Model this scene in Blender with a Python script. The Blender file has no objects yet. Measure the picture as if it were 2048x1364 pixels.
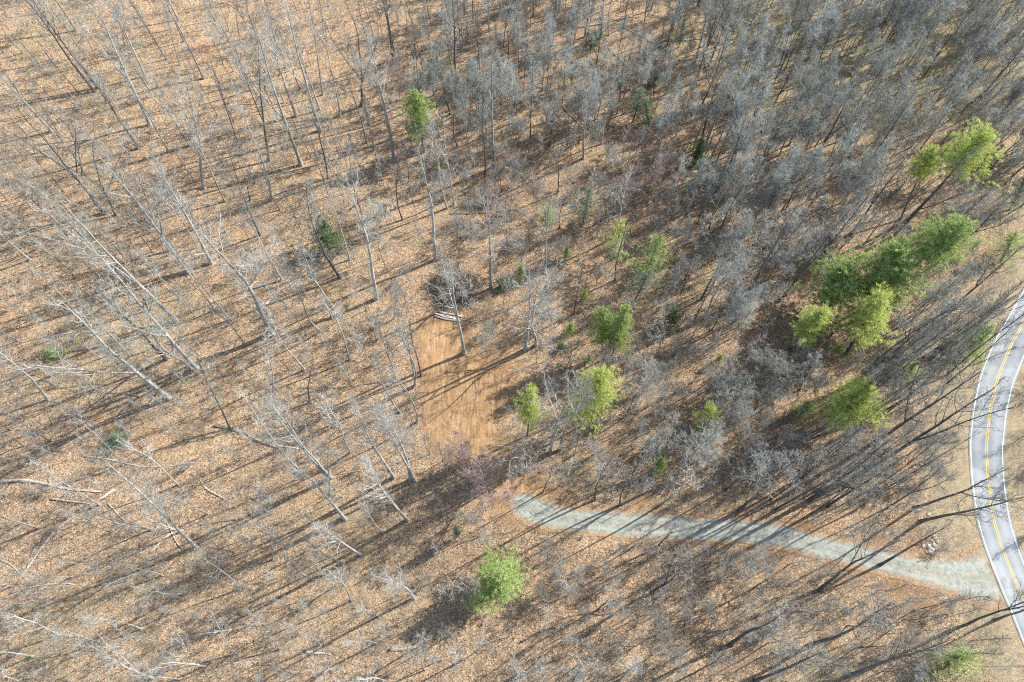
import bpy, math, random
import numpy as np
from mathutils import Vector, Quaternion

random.seed(7); np.random.seed(7)
R = math.radians
scene = bpy.context.scene
COL = scene.collection

# ------------------------------------------------------------------ camera
TH = R(25.5); H = 115.0; F = 1365.0
cam = bpy.data.cameras.new("camera"); camo = bpy.data.objects.new("camera", cam)
COL.objects.link(camo); scene.camera = camo
cam.sensor_width = 36; cam.lens = 36 * F / 2048; cam.clip_start = 0.5; cam.clip_end = 6000
camo.location = (0, 0, H); camo.rotation_euler = (TH, 0, 0)

# ------------------------------------------------------------------ light
SUN_AZ, SUN_EL = R(62), R(38)
world = bpy.data.worlds.new("World"); scene.world = world; world.use_nodes = True
wn = world.node_tree
sky = wn.nodes.new('ShaderNodeTexSky'); sky.sky_type = 'NISHITA'; sky.sun_disc = False
sky.sun_elevation = SUN_EL; sky.sun_rotation = SUN_AZ; sky.air_density = 1.0; sky.dust_density = 1.0
wn.links.new(sky.outputs[0], wn.nodes['Background'].inputs[0])
wn.nodes['Background'].inputs[1].default_value = 0.15
sl = bpy.data.lights.new("sun", 'SUN'); sl.energy = 5.0; sl.angle = R(0.5); sl.color = (1, 0.97, 0.93)
so = bpy.data.objects.new("sun", sl); COL.objects.link(so)
sv = Vector((math.sin(SUN_AZ) * math.cos(SUN_EL), math.cos(SUN_AZ) * math.cos(SUN_EL), math.sin(SUN_EL)))
so.rotation_euler = (-sv).to_track_quat('-Z', 'Y').to_euler(); so.location = (80, 60, 120)
scene.view_settings.view_transform = 'Standard'; scene.view_settings.look = 'None'
scene.view_settings.exposure = 0.97; scene.view_settings.gamma = 1
scene.cycles.use_denoising = False
scene.cycles.filter_width = 1.1
scene.cycles.max_bounces = 5
scene.cycles.use_adaptive_sampling = False

# ------------------------------------------------------------------ terrain
def sp(x, k=12.0):
    return k * np.logaddexp(0, np.asarray(x, float) / k)
def g(x, y):
    x = np.asarray(x, float); y = np.asarray(y, float)
    yy = np.clip(y / 90.0, 0.0, 1.0)
    z = (0.07 + 0.10 * yy) * sp(-x - 34) * (1 / (1 + np.exp(-(x + 420) / 60)))
    z = z - 0.05 * sp(x - 30) * (1 / (1 + np.exp((x - 300) / 60)))
    z = z + 0.5 * np.sin(x * 0.093 + 1.3 + 0.4 * np.sin(y * .05)) * np.sin(y * 0.071 + .6) + 0.22 * np.sin(x * .23 + y * .17) * np.sin(y * .26 - x * .11 + 2)
    return z
Z00 = float(g(0, 40))
def gz(x, y): return float(g(x, y))
def ray(px, py):
    u = (px - 1024) / F; v = (py - 682) / F
    return Vector((u, math.sin(TH) - v * math.cos(TH), -math.cos(TH) - v * math.sin(TH)))
def at(px, py):
    d = ray(px, py); z = 0.0
    for _ in range(12):
        t = (H - z) / -d.z; z = gz(d.x * t, d.y * t)
    t = (H - z) / -d.z
    return Vector((d.x * t, d.y * t, z))
def proj(p):
    x, y, z = p[0], p[1], p[2] - H
    fw = y * math.sin(TH) - z * math.cos(TH); up = y * math.cos(TH) + z * math.sin(TH)
    return (1024 + F * x / fw, 682 - F * up / fw)
def above(base, px, py):
    """point on the vertical-ish ray of a pixel that lies nearest the plumb line over base"""
    d = ray(px, py); a = d.x * d.x + d.y * d.y
    t = (base.x * d.x + base.y * d.y) / a
    return Vector((d.x * t, d.y * t, H + d.z * t))

# ------------------------------------------------------------------ materials
def newmat(name):
    m = bpy.data.materials.new(name); m.use_nodes = True
    nt = m.node_tree; b = nt.nodes['Principled BSDF']
    b.inputs['Roughness'].default_value = 0.9
    b.inputs['Specular IOR Level'].default_value = 0.15
    return m, nt, b
def N(nt, t, **kw):
    n = nt.nodes.new(t)
    for k, v in kw.items():
        if hasattr(n, k): setattr(n, k, v)
        else: n.inputs[k].default_value = v
    return n
def L(nt, a, b): nt.links.new(a, b)
def ramp(nt, fac, stops):
    r = nt.nodes.new('ShaderNodeValToRGB'); e = r.color_ramp.elements
    while len(e) > 1: e.remove(e[0])
    e[0].position = stops[0][0]; e[0].color = (*stops[0][1], 1)
    for p, c in stops[1:]:
        q = e.new(p); q.color = (*c, 1)
    L(nt, fac, r.inputs[0]); return r.outputs[0]
def mix(nt, fac, a, b, mode='MIX'):
    m = nt.nodes.new('ShaderNodeMix'); m.data_type = 'RGBA'; m.blend_type = mode
    if isinstance(fac, float): m.inputs[0].default_value = fac
    else: L(nt, fac, m.inputs[0])
    for s, v in ((6, a), (7, b)):
        if isinstance(v, tuple): m.inputs[s].default_value = (*v, 1)
        else: L(nt, v, m.inputs[s])
    return m.outputs[2]
def gmath(nt, op, a, b=None):
    m = nt.nodes.new('ShaderNodeMath'); m.operation = op; m.use_clamp = op in ('MULTIPLY_ADD',)
    for i, v in enumerate((a, b)):
        if v is None: continue
        if isinstance(v, (int, float)): m.inputs[i].default_value = v
        else: L(nt, v, m.inputs[i])
    return m.outputs[0]
def noise(nt, scale, detail=4, rough=.55, vec=None, dist=0.0):
    n = N(nt, 'ShaderNodeTexNoise'); n.inputs['Scale'].default_value = scale
    n.inputs['Detail'].default_value = detail; n.inputs['Roughness'].default_value = rough
    n.inputs['Distortion'].default_value = dist
    L(nt, vec, n.inputs['Vector']); return n
def coord(nt, which='Object'): return N(nt, 'ShaderNodeTexCoord').outputs[which]
def smooth(nt, v, lo, hi):
    m = nt.nodes.new('ShaderNodeMapRange'); m.interpolation_type = 'SMOOTHSTEP'
    L(nt, v, m.inputs[0]); m.inputs[1].default_value = lo; m.inputs[2].default_value = hi
    return m.outputs[0]

def leafy(nt, co):
    """leaf litter colour and height"""
    v1 = N(nt, 'ShaderNodeTexVoronoi'); v1.inputs['Scale'].default_value = 6.5; L(nt, co, v1.inputs['Vector'])
    v2 = N(nt, 'ShaderNodeTexVoronoi'); v2.inputs['Scale'].default_value = 12.0; L(nt, co, v2.inputs['Vector'])
    n0 = noise(nt, 1.9, 10, .9, co)
    s1 = N(nt, 'ShaderNodeSeparateColor'); L(nt, v1.outputs['Color'], s1.inputs[0])
    s2 = N(nt, 'ShaderNodeSeparateColor'); L(nt, v2.outputs['Color'], s2.inputs[0])
    a = gmath(nt, 'ADD', gmath(nt, 'MULTIPLY', s1.outputs[0], .34), gmath(nt, 'MULTIPLY', s2.outputs[0], .32))
    a = gmath(nt, 'ADD', a, gmath(nt, 'MULTIPLY', n0.outputs[0], .36))
    c = ramp(nt, a, [(.2, (.04, .027, .018)), (.34, (.125, .08, .048)), (.47, (.275, .175, .098)), (.6, (.41, .277, .16)), (.8, (.63, .485, .325))])
    return c, a, s1.outputs[1]

def ground_mat():
    m, nt, b = newmat('leaf_litter'); co = coord(nt)
    c, h, r2 = leafy(nt, co)
    big = noise(nt, .035, 5, .6, co); mid = noise(nt, .22, 6, .65, co); mid2 = noise(nt, .5, 5, .7, co)
    c = mix(nt, gmath(nt, 'MULTIPLY', smooth(nt, big.outputs[0], .45, .7), .45), c, mix(nt, .6, c, (.33, .27, .14)), 'MIX')
    c = mix(nt, gmath(nt, 'MULTIPLY', smooth(nt, mid.outputs[0], .44, .68), .65), c, mix(nt, .35, c, (.16, .112, .08)))
    c = mix(nt, gmath(nt, 'MULTIPLY', smooth(nt, mid2.outputs[0], .52, .68), .55), c, (.135, .10, .07))
    pt = noise(nt, .11, 5, .6, co, 1.2)
    c = mix(nt, gmath(nt, 'MULTIPLY', smooth(nt, pt.outputs[0], .56, .68), .5), c, mix(nt, .55, c, (.17, .165, .08)))
    c = mix(nt, gmath(nt, 'MULTIPLY', smooth(nt, pt.outputs[0], .44, .34), .55), c, mix(nt, .5, c, (.42, .22, .10)))
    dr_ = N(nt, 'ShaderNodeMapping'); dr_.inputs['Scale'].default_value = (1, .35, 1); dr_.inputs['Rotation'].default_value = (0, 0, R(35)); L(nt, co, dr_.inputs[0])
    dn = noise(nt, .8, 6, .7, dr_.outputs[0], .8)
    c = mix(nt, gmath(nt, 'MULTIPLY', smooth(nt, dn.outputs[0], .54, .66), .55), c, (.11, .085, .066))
    # zones
    rag = noise(nt, .6, 6, .7, co)
    def zone(name, c, col2, lo=.3, hi=.7):
        at_ = N(nt, 'ShaderNodeAttribute'); at_.attribute_name = name
        f = gmath(nt, 'ADD', at_.outputs['Fac'], gmath(nt, 'MULTIPLY', gmath(nt, 'SUBTRACT', rag.outputs[0], .5), 1.1))
        f = gmath(nt, 'MULTIPLY', smooth(nt, f, lo, hi), gmath(nt, 'GREATER_THAN', at_.outputs['Fac'], .001))
        return mix(nt, f, c, col2)
    g1 = noise(nt, 5, 6, .75, co)
    moss = ramp(nt, g1.outputs[0], [(.3, (.10, .09, .04)), (.5, (.24, .22, .10)), (.7, (.42, .37, .2))])
    c = zone('moss', c, mix(nt, .5, c, moss))
    straw = ramp(nt, g1.outputs[0], [(.28, (.11, .085, .05)), (.45, (.27, .215, .13)), (.6, (.42, .34, .215)), (.75, (.58, .49, .33))])
    straw = mix(nt, smooth(nt, mid.outputs[0], .48, .68), straw, mix(nt, .5, straw, (.20, .19, .10)))
    straw = mix(nt, .25, straw, c)
    straw = mix(nt, gmath(nt, 'MULTIPLY', smooth(nt, mid2.outputs[0], .5, .7), .5), straw, (.14, .105, .065))
    c = zone('grass', c, straw)
    soil = ramp(nt, g1.outputs[0], [(.3, (.11, .055, .022)), (.5, (.26, .14, .06)), (.72, (.42, .26, .13))])
    c = zone('dirt', c, mix(nt, .45, soil, c), .35, .9)
    L(nt, c, b.inputs['Base Color'])
    bp = N(nt, 'ShaderNodeBump'); bp.inputs['Strength'].default_value = .9; bp.inputs['Distance'].default_value = .12
    L(nt, h, bp.inputs['Height']); L(nt, bp.outputs[0], b.inputs['Normal'])
    return m
def soil_mat():
    m, nt, b = newmat('orange_clay'); co = coord(nt)
    n1 = noise(nt, .35, 6, .6, co, .6); n2 = noise(nt, 6, 8, .8, co)
    mp = N(nt, 'ShaderNodeMapping'); mp.inputs['Scale'].default_value = (2.2, .25, 1); mp.inputs['Rotation'].default_value = (0, 0, R(-12)); L(nt, co, mp.inputs[0])
    n3 = noise(nt, 1.1, 4, .6, mp.outputs[0], .8)
    f = gmath(nt, 'ADD', gmath(nt, 'MULTIPLY', n1.outputs[0], .3), gmath(nt, 'MULTIPLY', n2.outputs[0], .35))
    f = gmath(nt, 'ADD', f, gmath(nt, 'MULTIPLY', n3.outputs[0], .4))
    c = ramp(nt, f, [(.34, (.075, .042, .02)), (.45, (.18, .105, .048)), (.54, (.29, .175, .085)), (.64, (.42, .28, .15))])
    cl, h, _ = leafy(nt, co)
    n4 = noise(nt, .8, 7, .75, co)
    c = mix(nt, gmath(nt, 'MULTIPLY', smooth(nt, n4.outputs[0], .46, .6), .5), c, cl)
    L(nt, c, b.inputs['Base Color'])
    bp = N(nt, 'ShaderNodeBump'); bp.inputs['Strength'].default_value = .8; bp.inputs['Distance'].default_value = .15
    L(nt, f, bp.inputs['Height']); L(nt, bp.outputs[0], b.inputs['Normal'])
    return m
def gravel_mat():
    m, nt, b = newmat('grey_gravel'); co = coord(nt)
    v = N(nt, 'ShaderNodeTexVoronoi'); v.inputs['Scale'].default_value = 6; L(nt, co, v.inputs['Vector'])
    s = N(nt, 'ShaderNodeSeparateColor'); L(nt, v.outputs['Color'], s.inputs[0])
    n2 = noise(nt, 1.2, 8, .7, co); n1 = noise(nt, .3, 5, .65, co)
    f = gmath(nt, 'ADD', gmath(nt, 'MULTIPLY', s.outputs[0], .2), gmath(nt, 'MULTIPLY', n2.outputs[0], .8))
    c = ramp(nt, f, [(.28, (.13, .138, .115)), (.5, (.235, .25, .21)), (.72, (.36, .37, .315))])
    c = mix(nt, gmath(nt, 'MULTIPLY', smooth(nt, n1.outputs[0], .45, .65), .4), c, (.31, .25, .17))
    ac = N(nt, 'ShaderNodeAttribute'); ac.attribute_name = 'across'; al = N(nt, 'ShaderNodeAttribute'); al.attribute_name = 'along'
    ab = gmath(nt, 'ABSOLUTE', ac.outputs['Fac']); rag = noise(nt, .9, 7, .75, co)
    rut = gmath(nt, 'ABSOLUTE', gmath(nt, 'SUBTRACT', ab, .42))
    c = mix(nt, gmath(nt, 'MULTIPLY', smooth(nt, rut, .16, .02), .4), c, (.33, .34, .295))
    c = mix(nt, gmath(nt, 'MULTIPLY', smooth(nt, gmath(nt, 'ADD', gmath(nt, 'MULTIPLY', ab, -1), gmath(nt, 'MULTIPLY', rag.outputs[0], .5)), .05, .3), .45), c, (.21, .185, .125))
    cl, hh, _ = leafy(nt, co)
    edge = gmath(nt, 'ADD', gmath(nt, 'MULTIPLY', rag.outputs[0], 1.1), ab)
    c = mix(nt, gmath(nt, 'MULTIPLY', smooth(nt, edge, 1.05, 1.4), .9), c, mix(nt, .5, cl, (.26, .15, .07)))
    st = gmath(nt, 'ADD', al.outputs['Fac'], gmath(nt, 'MULTIPLY', rag.outputs[0], .06))
    c = mix(nt, smooth(nt, st, .05, .02), c, mix(nt, .5, cl, (.3, .18, .085)))
    n5 = noise(nt, 2.2, 8, .85, co)
    c = mix(nt, gmath(nt, 'MULTIPLY', smooth(nt, n5.outputs[0], .56, .66), .7), c, cl)
    L(nt, c, b.inputs['Base Color'])
    bp = N(nt, 'ShaderNodeBump'); bp.inputs['Strength'].default_value = .7; bp.inputs['Distance'].default_value = .08
    L(nt, f, bp.inputs['Height']); L(nt, bp.outputs[0], b.inputs['Normal'])
    return m
def asphalt_mat():
    m, nt, b = newmat('worn_asphalt'); co = coord(nt)
    n1 = noise(nt, .18, 4, .6, co); n2 = noise(nt, 8, 6, .8, co)
    f = gmath(nt, 'ADD', gmath(nt, 'MULTIPLY', n1.outputs[0], .6), gmath(nt, 'MULTIPLY', n2.outputs[0], .4))
    c = ramp(nt, f, [(.35, (.16, .167, .163)), (.5, (.225, .235, .23)), (.65, (.30, .31, .30))])
    ac = N(nt, 'ShaderNodeAttribute'); ac.attribute_name = 'across'; ab = gmath(nt, 'ABSOLUTE', ac.outputs['Fac'])
    c = mix(nt, gmath(nt, 'MULTIPLY', smooth(nt, gmath(nt, 'ABSOLUTE', gmath(nt, 'SUBTRACT', ab, .48)), .3, .02), .4), c, (.33, .345, .345))
    cr = N(nt, 'ShaderNodeTexVoronoi'); cr.feature = 'DISTANCE_TO_EDGE'; cr.inputs['Scale'].default_value = .45; L(nt, noise(nt, .7, 4, .6, co).outputs[1], cr.inputs['Vector'])
    pn = noise(nt, .12, 3, .5, co)
    c = mix(nt, gmath(nt, 'MULTIPLY', smooth(nt, pn.outputs[0], .55, .6), .35), c, (.12, .13, .14))
    L(nt, c, b.inputs['Base Color']); b.inputs['Roughness'].default_value = .8
    return m
def paint_mat(name, col):
    m, nt, b = newmat(name); co = coord(nt); n = noise(nt, 3, 6, .8, co)
    c = mix(nt, smooth(nt, n.outputs[0], .55, .75), col, (.3, .3, .28)); L(nt, c, b.inputs['Base Color']); return m
def bark_mat(name, lo, mi, hi, patch=.5):
    m, nt, b = newmat(name); co = coord(nt)
    oi = N(nt, 'ShaderNodeObjectInfo')
    mp = N(nt, 'ShaderNodeMapping'); mp.inputs['Scale'].default_value = (1, 1, .3); L(nt, co, mp.inputs[0])
    n1 = noise(nt, 3.0, 6, .7, mp.outputs[0]); n2 = noise(nt, .35, 3, .6, co)
    f = gmath(nt, 'ADD', gmath(nt, 'MULTIPLY', n1.outputs[0], .6), gmath(nt, 'MULTIPLY', n2.outputs[0], .4))
    c = ramp(nt, f, [(.36, lo), (.5, mi), (.64, hi)])
    k = gmath(nt, 'ADD', gmath(nt, 'MULTIPLY', oi.outputs['Random'], .5), .75)
    hs = N(nt, 'ShaderNodeHueSaturation'); L(nt, c, hs.inputs['Color']); L(nt, k, hs.inputs['Value'])
    L(nt, hs.outputs[0], b.inputs['Base Color'])
    bp = N(nt, 'ShaderNodeBump'); bp.inputs['Strength'].default_value = .5; bp.inputs['Distance'].default_value = .05
    L(nt, n1.outputs[0], bp.inputs['Height']); L(nt, bp.outputs[0], b.inputs['Normal'])
    return m
def foliage_mat(name, dark, mid, light):
    m, nt, b = newmat(name)
    geo = N(nt, 'ShaderNodeNewGeometry'); co = coord(nt); n = noise(nt, .9, 3, .6, co)
    f = gmath(nt, 'ADD', gmath(nt, 'MULTIPLY', geo.outputs['Random Per Island'], .45), gmath(nt, 'MULTIPLY', n.outputs[0], .6))
    c = ramp(nt, f, [(.25, dark), (.5, mid), (.8, light)])
    L(nt, c, b.inputs['Base Color']); b.inputs['Roughness'].default_value = .6
    tr = N(nt, 'ShaderNodeBsdfTranslucent'); L(nt, c, tr.inputs[0])
    ms = N(nt, 'ShaderNodeMixShader'); ms.inputs[0].default_value = .3
    L(nt, b.outputs[0], ms.inputs[1]); L(nt, tr.outputs[0], ms.inputs[2])
    L(nt, ms.outputs[0], nt.nodes['Material Output'].inputs[0])
    return m
M = dict(
    ground=ground_mat(), soil=soil_mat(), gravel=gravel_mat(), asphalt=asphalt_mat(),
    white=paint_mat('white_road_paint', (.75, .75, .73)), yellow=paint_mat('yellow_road_paint', (.62, .42, .12)),
    pale=bark_mat('pale_bark', (.17, .165, .145), (.33, .325, .29), (.52, .51, .465)),
    dark=bark_mat('dark_bark', (.07, .066, .06), (.12, .113, .103), (.22, .21, .195)),
    twig=bark_mat('grey_twigs', (.22, .217, .185), (.33, .325, .28), (.45, .44, .385)),
    ash=bark_mat('ashen_twigs', (.25, .258, .225), (.37, .378, .335), (.5, .505, .45)),
    mauve=bark_mat('reddish_twigs', (.24, .15, .13), (.34, .23, .205), (.44, .31, .28)),
    tan=bark_mat('tan_twigs', (.23, .17, .11), (.36, .28, .19), (.48, .38, .27)),
    dead=bark_mat('weathered_wood', (.26, .22, .17), (.44, .385, .31), (.6, .54, .45)),
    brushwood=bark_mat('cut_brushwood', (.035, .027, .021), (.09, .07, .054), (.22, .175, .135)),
    pine=foliage_mat('pine_needles', (.13, .205, .06), (.33, .42, .13), (.56, .62, .24)),
    pineb=foliage_mat('yellow_green_needles', (.24, .3, .07), (.5, .56, .15), (.72, .74, .27)),
    pined=foliage_mat('deep_green_needles', (.06, .10, .045), (.13, .2, .09), (.24, .33, .16)),
    bluish=foliage_mat('grey_green_needles', (.13, .17, .11), (.24, .29, .19), (.36, .41, .28)),
    stone=bark_mat('pale_stone', (.36, .3, .235), (.52, .45, .36), (.66, .59, .49)),
)

# ------------------------------------------------------------------ object helpers
def tag(o, label=None, cat=None, group=None, kind=None):
    if label: o['label'] = label
    if cat: o['category'] = cat
    if group: o['group'] = group
    if kind: o['kind'] = kind
    return o
def mesh_np(name, V, Fq, mat, sm=True):
    me = bpy.data.meshes.new(name); n = len(V); k = Fq.shape[1]
    me.vertices.add(n); me.vertices.foreach_set('co', np.asarray(V, np.float32).ravel())
    me.loops.add(Fq.size); me.loops.foreach_set('vertex_index', Fq.ravel().astype(np.int32))
    me.polygons.add(len(Fq)); me.polygons.foreach_set('loop_start', np.arange(0, Fq.size, k, dtype=np.int32))
    me.polygons.foreach_set('loop_total', np.full(len(Fq), k, np.int32))
    me.update(calc_edges=True); me.validate()
    if sm: me.polygons.foreach_set('use_smooth', np.ones(len(me.polygons), bool))
    me.materials.append(mat); return me
def link(name, me, parent=None):
    o = bpy.data.objects.new(name, me); COL.objects.link(o)
    if parent: o.parent = parent
    return o
def empty(name, loc=(0, 0, 0)):
    o = bpy.data.objects.new(name, None); COL.objects.link(o); o.location = loc
    o.empty_display_size = .5; return o

def tubes(lines, sides):
    """lines: list of (pts (n,3), radii (n,)); all as tubes; returns V, F(quads)"""
    Vs, Fs, off = [], [], 0
    by = {}
    for p, r in lines: by.setdefault(len(p), []).append((p, r))
    for n, ls in by.items():
        P = np.array([a for a, _ in ls], float); Rr = np.array([b for _, b in ls], float)
        T = np.empty_like(P); T[:, 1:-1] = P[:, 2:] - P[:, :-2]; T[:, 0] = P[:, 1] - P[:, 0]; T[:, -1] = P[:, -1] - P[:, -2]
        T /= np.linalg.norm(T, axis=2, keepdims=True) + 1e-9
        main = P[:, -1] - P[:, 0]; main /= np.linalg.norm(main, axis=1, keepdims=True) + 1e-9
        ref = np.where(np.abs(main[:, 2:3]) > .8, np.array([[1., 0, 0]]), np.array([[0, 0, 1.]]))[:, None, :]
        A = np.cross(T, ref); A /= np.linalg.norm(A, axis=2, keepdims=True) + 1e-9
        B = np.cross(T, A)
        an = np.arange(sides) * 2 * np.pi / sides
        Vv = P[:, :, None, :] + Rr[:, :, None, None] * (np.cos(an)[None, None, :, None] * A[:, :, None, :] + np.sin(an)[None, None, :, None] * B[:, :, None, :])
        m = len(ls)
        i = np.arange(m)[:, None, None] * n * sides; j = np.arange(n - 1)[None, :, None] * sides; s = np.arange(sides)[None, None, :]; s2 = (s + 1) % sides
        Q = np.stack([i + j + s, i + j + s2, i + j + sides + s2, i + j + sides + s], -1).reshape(-1, 4) + off
        Vs.append(Vv.reshape(-1, 3)); Fs.append(Q); off += m * n * sides
    return np.concatenate(Vs), np.concatenate(Fs)
def merge(parts):
    V, Fq, off = [], [], 0
    for v, f in parts:
        V.append(v); Fq.append(f + off); off += len(v)
    return np.concatenate(V), np.concatenate(Fq)

rng = np.random.default_rng(3)
def unit(v): return v / (np.linalg.norm(v) + 1e-9)
def grow(start, d, length, r0, r1, nseg, wander, tropism):
    pts = [start]; p = start.copy(); d = unit(d); st = length / nseg
    dirs = []
    for i in range(nseg):
        d = unit(d + rng.normal(0, wander, 3) + np.array([0, 0, tropism]))
        p = p + d * st; pts.append(p); dirs.append(d)
    pts = np.array(pts); rad = r0 + (r1 - r0) * np.linspace(0, 1, nseg + 1) ** .85
    return pts, rad, dirs
def side_dir(d, ang):
    a = unit(np.cross(d, rng.normal(0, 1, 3)))
    return unit(d * math.cos(ang) + a * math.sin(ang))

def bare_tree(h=27, r=.26, clear=.45, nl=18, spread=.22, limb_ang=(35, 60), wander=.05, trop=.09, n2=7, n3=6, n4=3, fork=0, twig=.013, crook=.12, stems=1):
    trunk, limbs, br, tw = [], [], [], []
    stemlist = []
    for s in range(stems):
        d = np.array([0, 0, 1.]);
        if stems > 1:
            a = s * 2 * math.pi / stems + rng.uniform(0, 1); t = rng.uniform(.12, .3); d = np.array([math.cos(a) * t, math.sin(a) * t, 1])
        hh = h * rng.uniform(.85, 1) if stems > 1 else h
        p, rad, ds = grow(np.zeros(3), d, hh, r if stems == 1 else r * .75, .035, 14, wander, .02)
        if stems == 1:
            p[:, :2] -= np.linspace(0, 1, len(p))[:, None] * p[-1, :2]     # top over base
        rad[0] *= 1.35
        trunk.append((p, rad)); stemlist.append((p, rad, hh))
    for s in range(fork):
        p, rad, hh = stemlist[0]; k = int(14 * rng.uniform(clear * .7, clear * 1.15)); d = side_dir(unit(p[k + 1] - p[k]), R(rng.uniform(22, 38)))
        d[2] = abs(d[2])
        ln = h * (1 - k / 14) * rng.uniform(.75, .95)
        q, rr, _ = grow(p[k], d, ln, rad[k] * .75, .03, 9, wander * 1.6, .08)
        limbs.append((q, rr)); stemlist.append((q, rr, ln))
    for si, (p, rad, hh) in enumerate(stemlist):
        n = len(p) - 1; c0 = clear if si < stems else .15
        m = nl // len(stemlist) + 1
        for i in range(m):
            t = c0 + (1 - c0) * (i + rng.uniform(0, .9)) / m * .97
            k = min(int(t * n), n - 1); f = t * n - k
            pos = p[k] * (1 - f) + p[k + 1] * f; rr = rad[k] * (1 - f) + rad[k + 1] * f
            tt = (t - c0) / (1 - c0)
            ln = h * spread * (1.15 - .75 * tt ** 1.4) * rng.uniform(.6, 1.2)
            d = side_dir(unit(p[k + 1] - p[k]), R(rng.uniform(*limb_ang) * (1.1 - .4 * tt)))
            q, qr, _ = grow(pos, d, ln, min(rr * .5, .085 * h / 27 + .02), .018, 6, crook, trop)
            limbs.append((q, qr))
            for a in range(n2):
                t2 = .25 + .75 * (a + rng.uniform(0, 1)) / n2; k2 = min(int(t2 * 6), 5); f2 = t2 * 6 - k2
                pos2 = q[k2] * (1 - f2) + q[k2 + 1] * f2
                l2 = ln * rng.uniform(.3, .55) * (1.1 - .5 * t2)
                d2 = side_dir(unit(q[k2 + 1] - q[k2]), R(rng.uniform(28, 60)))
                s2, sr2, _ = grow(pos2, d2, l2, .028, .014, 4, crook * 1.2, trop)
                br.append((s2, sr2))
                for b in range(n3):
                    t3 = .2 + .8 * (b + rng.uniform(0, 1)) / n3; k3 = min(int(t3 * 4), 3); f3 = t3 * 4 - k3
                    pos3 = s2[k3] * (1 - f3) + s2[k3 + 1] * f3
                    l3 = l2 * rng.uniform(.35, .7)
                    d3 = side_dir(unit(s2[k3 + 1] - s2[k3]), R(rng.uniform(25, 60)))
                    w3, wr3, _ = grow(pos3, d3, l3, twig * 1.15, twig * .8, 2, .12, trop)
                    tw.append((w3, wr3))
                    for c in range(n4):
                        f4 = rng.uniform(.2, 1); pos4 = w3[0] * (1 - f4) + w3[2] * f4
                        d4 = side_dir(unit(w3[2] - w3[0]), R(rng.uniform(25, 60)))
                        w4, wr4, _ = grow(pos4, d4, l3 * rng.uniform(.4, .8), twig * .85, twig * .6, 1, .05, trop)
                        tw.append((w4, wr4))
    return trunk, limbs, br, tw
class Proto:
    pass
def make_bare(key, barkm, twigm, **kw):
    tr, li, br, tw = bare_tree(**kw)
    P = Proto(); P.h = kw.get('h', 27)
    if key in ('pole', 'sapling', 'shrub', 'understory'):    # the leader above the lowest limb belongs to the branches
        k0 = max(1, int(kw['clear'] * .65 * 14)); li = li + [(p[k0:], r_[k0:]) for p, r_ in tr]; tr = [(p[:k0 + 1], r_[:k0 + 1]) for p, r_ in tr]
    V, Fq = tubes(tr, 8); P.parts = [('trunk', mesh_np(key + '_trunk', V, Fq, barkm))]
    a = [tubes(li, 5), tubes(br, 3)]
    if key == 'snag':      # a bare pole with broken stubs: one mesh
        V, Fq = merge([tubes(tr, 8)] + a + [tubes(tw, 3)]); P.parts = [('trunk', mesh_np(key + '_trunk', V, Fq, barkm))]; return P
    if key in ('pole', 'sapling', 'shrub', 'understory'):      # few twigs: one mesh for all the branches
        n0 = sum(len(f) for _, f in a); t_ = tubes(tw, 3); V, Fq = merge(a + [t_])
        me = mesh_np(key + '_branches', V, Fq, barkm); me.materials.append(twigm)
        idx = np.zeros(len(me.polygons), np.int32); idx[n0:] = 1; me.polygons.foreach_set('material_index', idx)
        P.parts.append(('branches', me)); return P
    V, Fq = merge(a); P.parts.append(('limbs', mesh_np(key + '_limbs', V, Fq, barkm)))
    V, Fq = tubes(tw, 3); P.parts.append(('twigs', mesh_np(key + '_twigs', V, Fq, twigm, False)))
    return P
def blades(C, D, length, width):
    """one thin leaf-blade quad per centre C along direction D"""
    n = len(C); O = C * np.array([1, 1, 0]); O /= np.linalg.norm(O, axis=1, keepdims=True) + 1e-6; O = O + np.array([0, 0, .7]) + rng.normal(0, .45, (n, 3)); W = np.cross(D, O); W /= np.linalg.norm(W, axis=1, keepdims=True) + 1e-9
    w = W * (width * rng.uniform(.6, 1.3, (n, 1))) / 2; l = D * (length * rng.uniform(.6, 1.3, (n, 1)))
    V = np.stack([C - w, C + w, C + l + w * .25, C + l - w * .25], 1).reshape(-1, 3)
    return V, np.arange(4 * n).reshape(n, 4)
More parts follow.
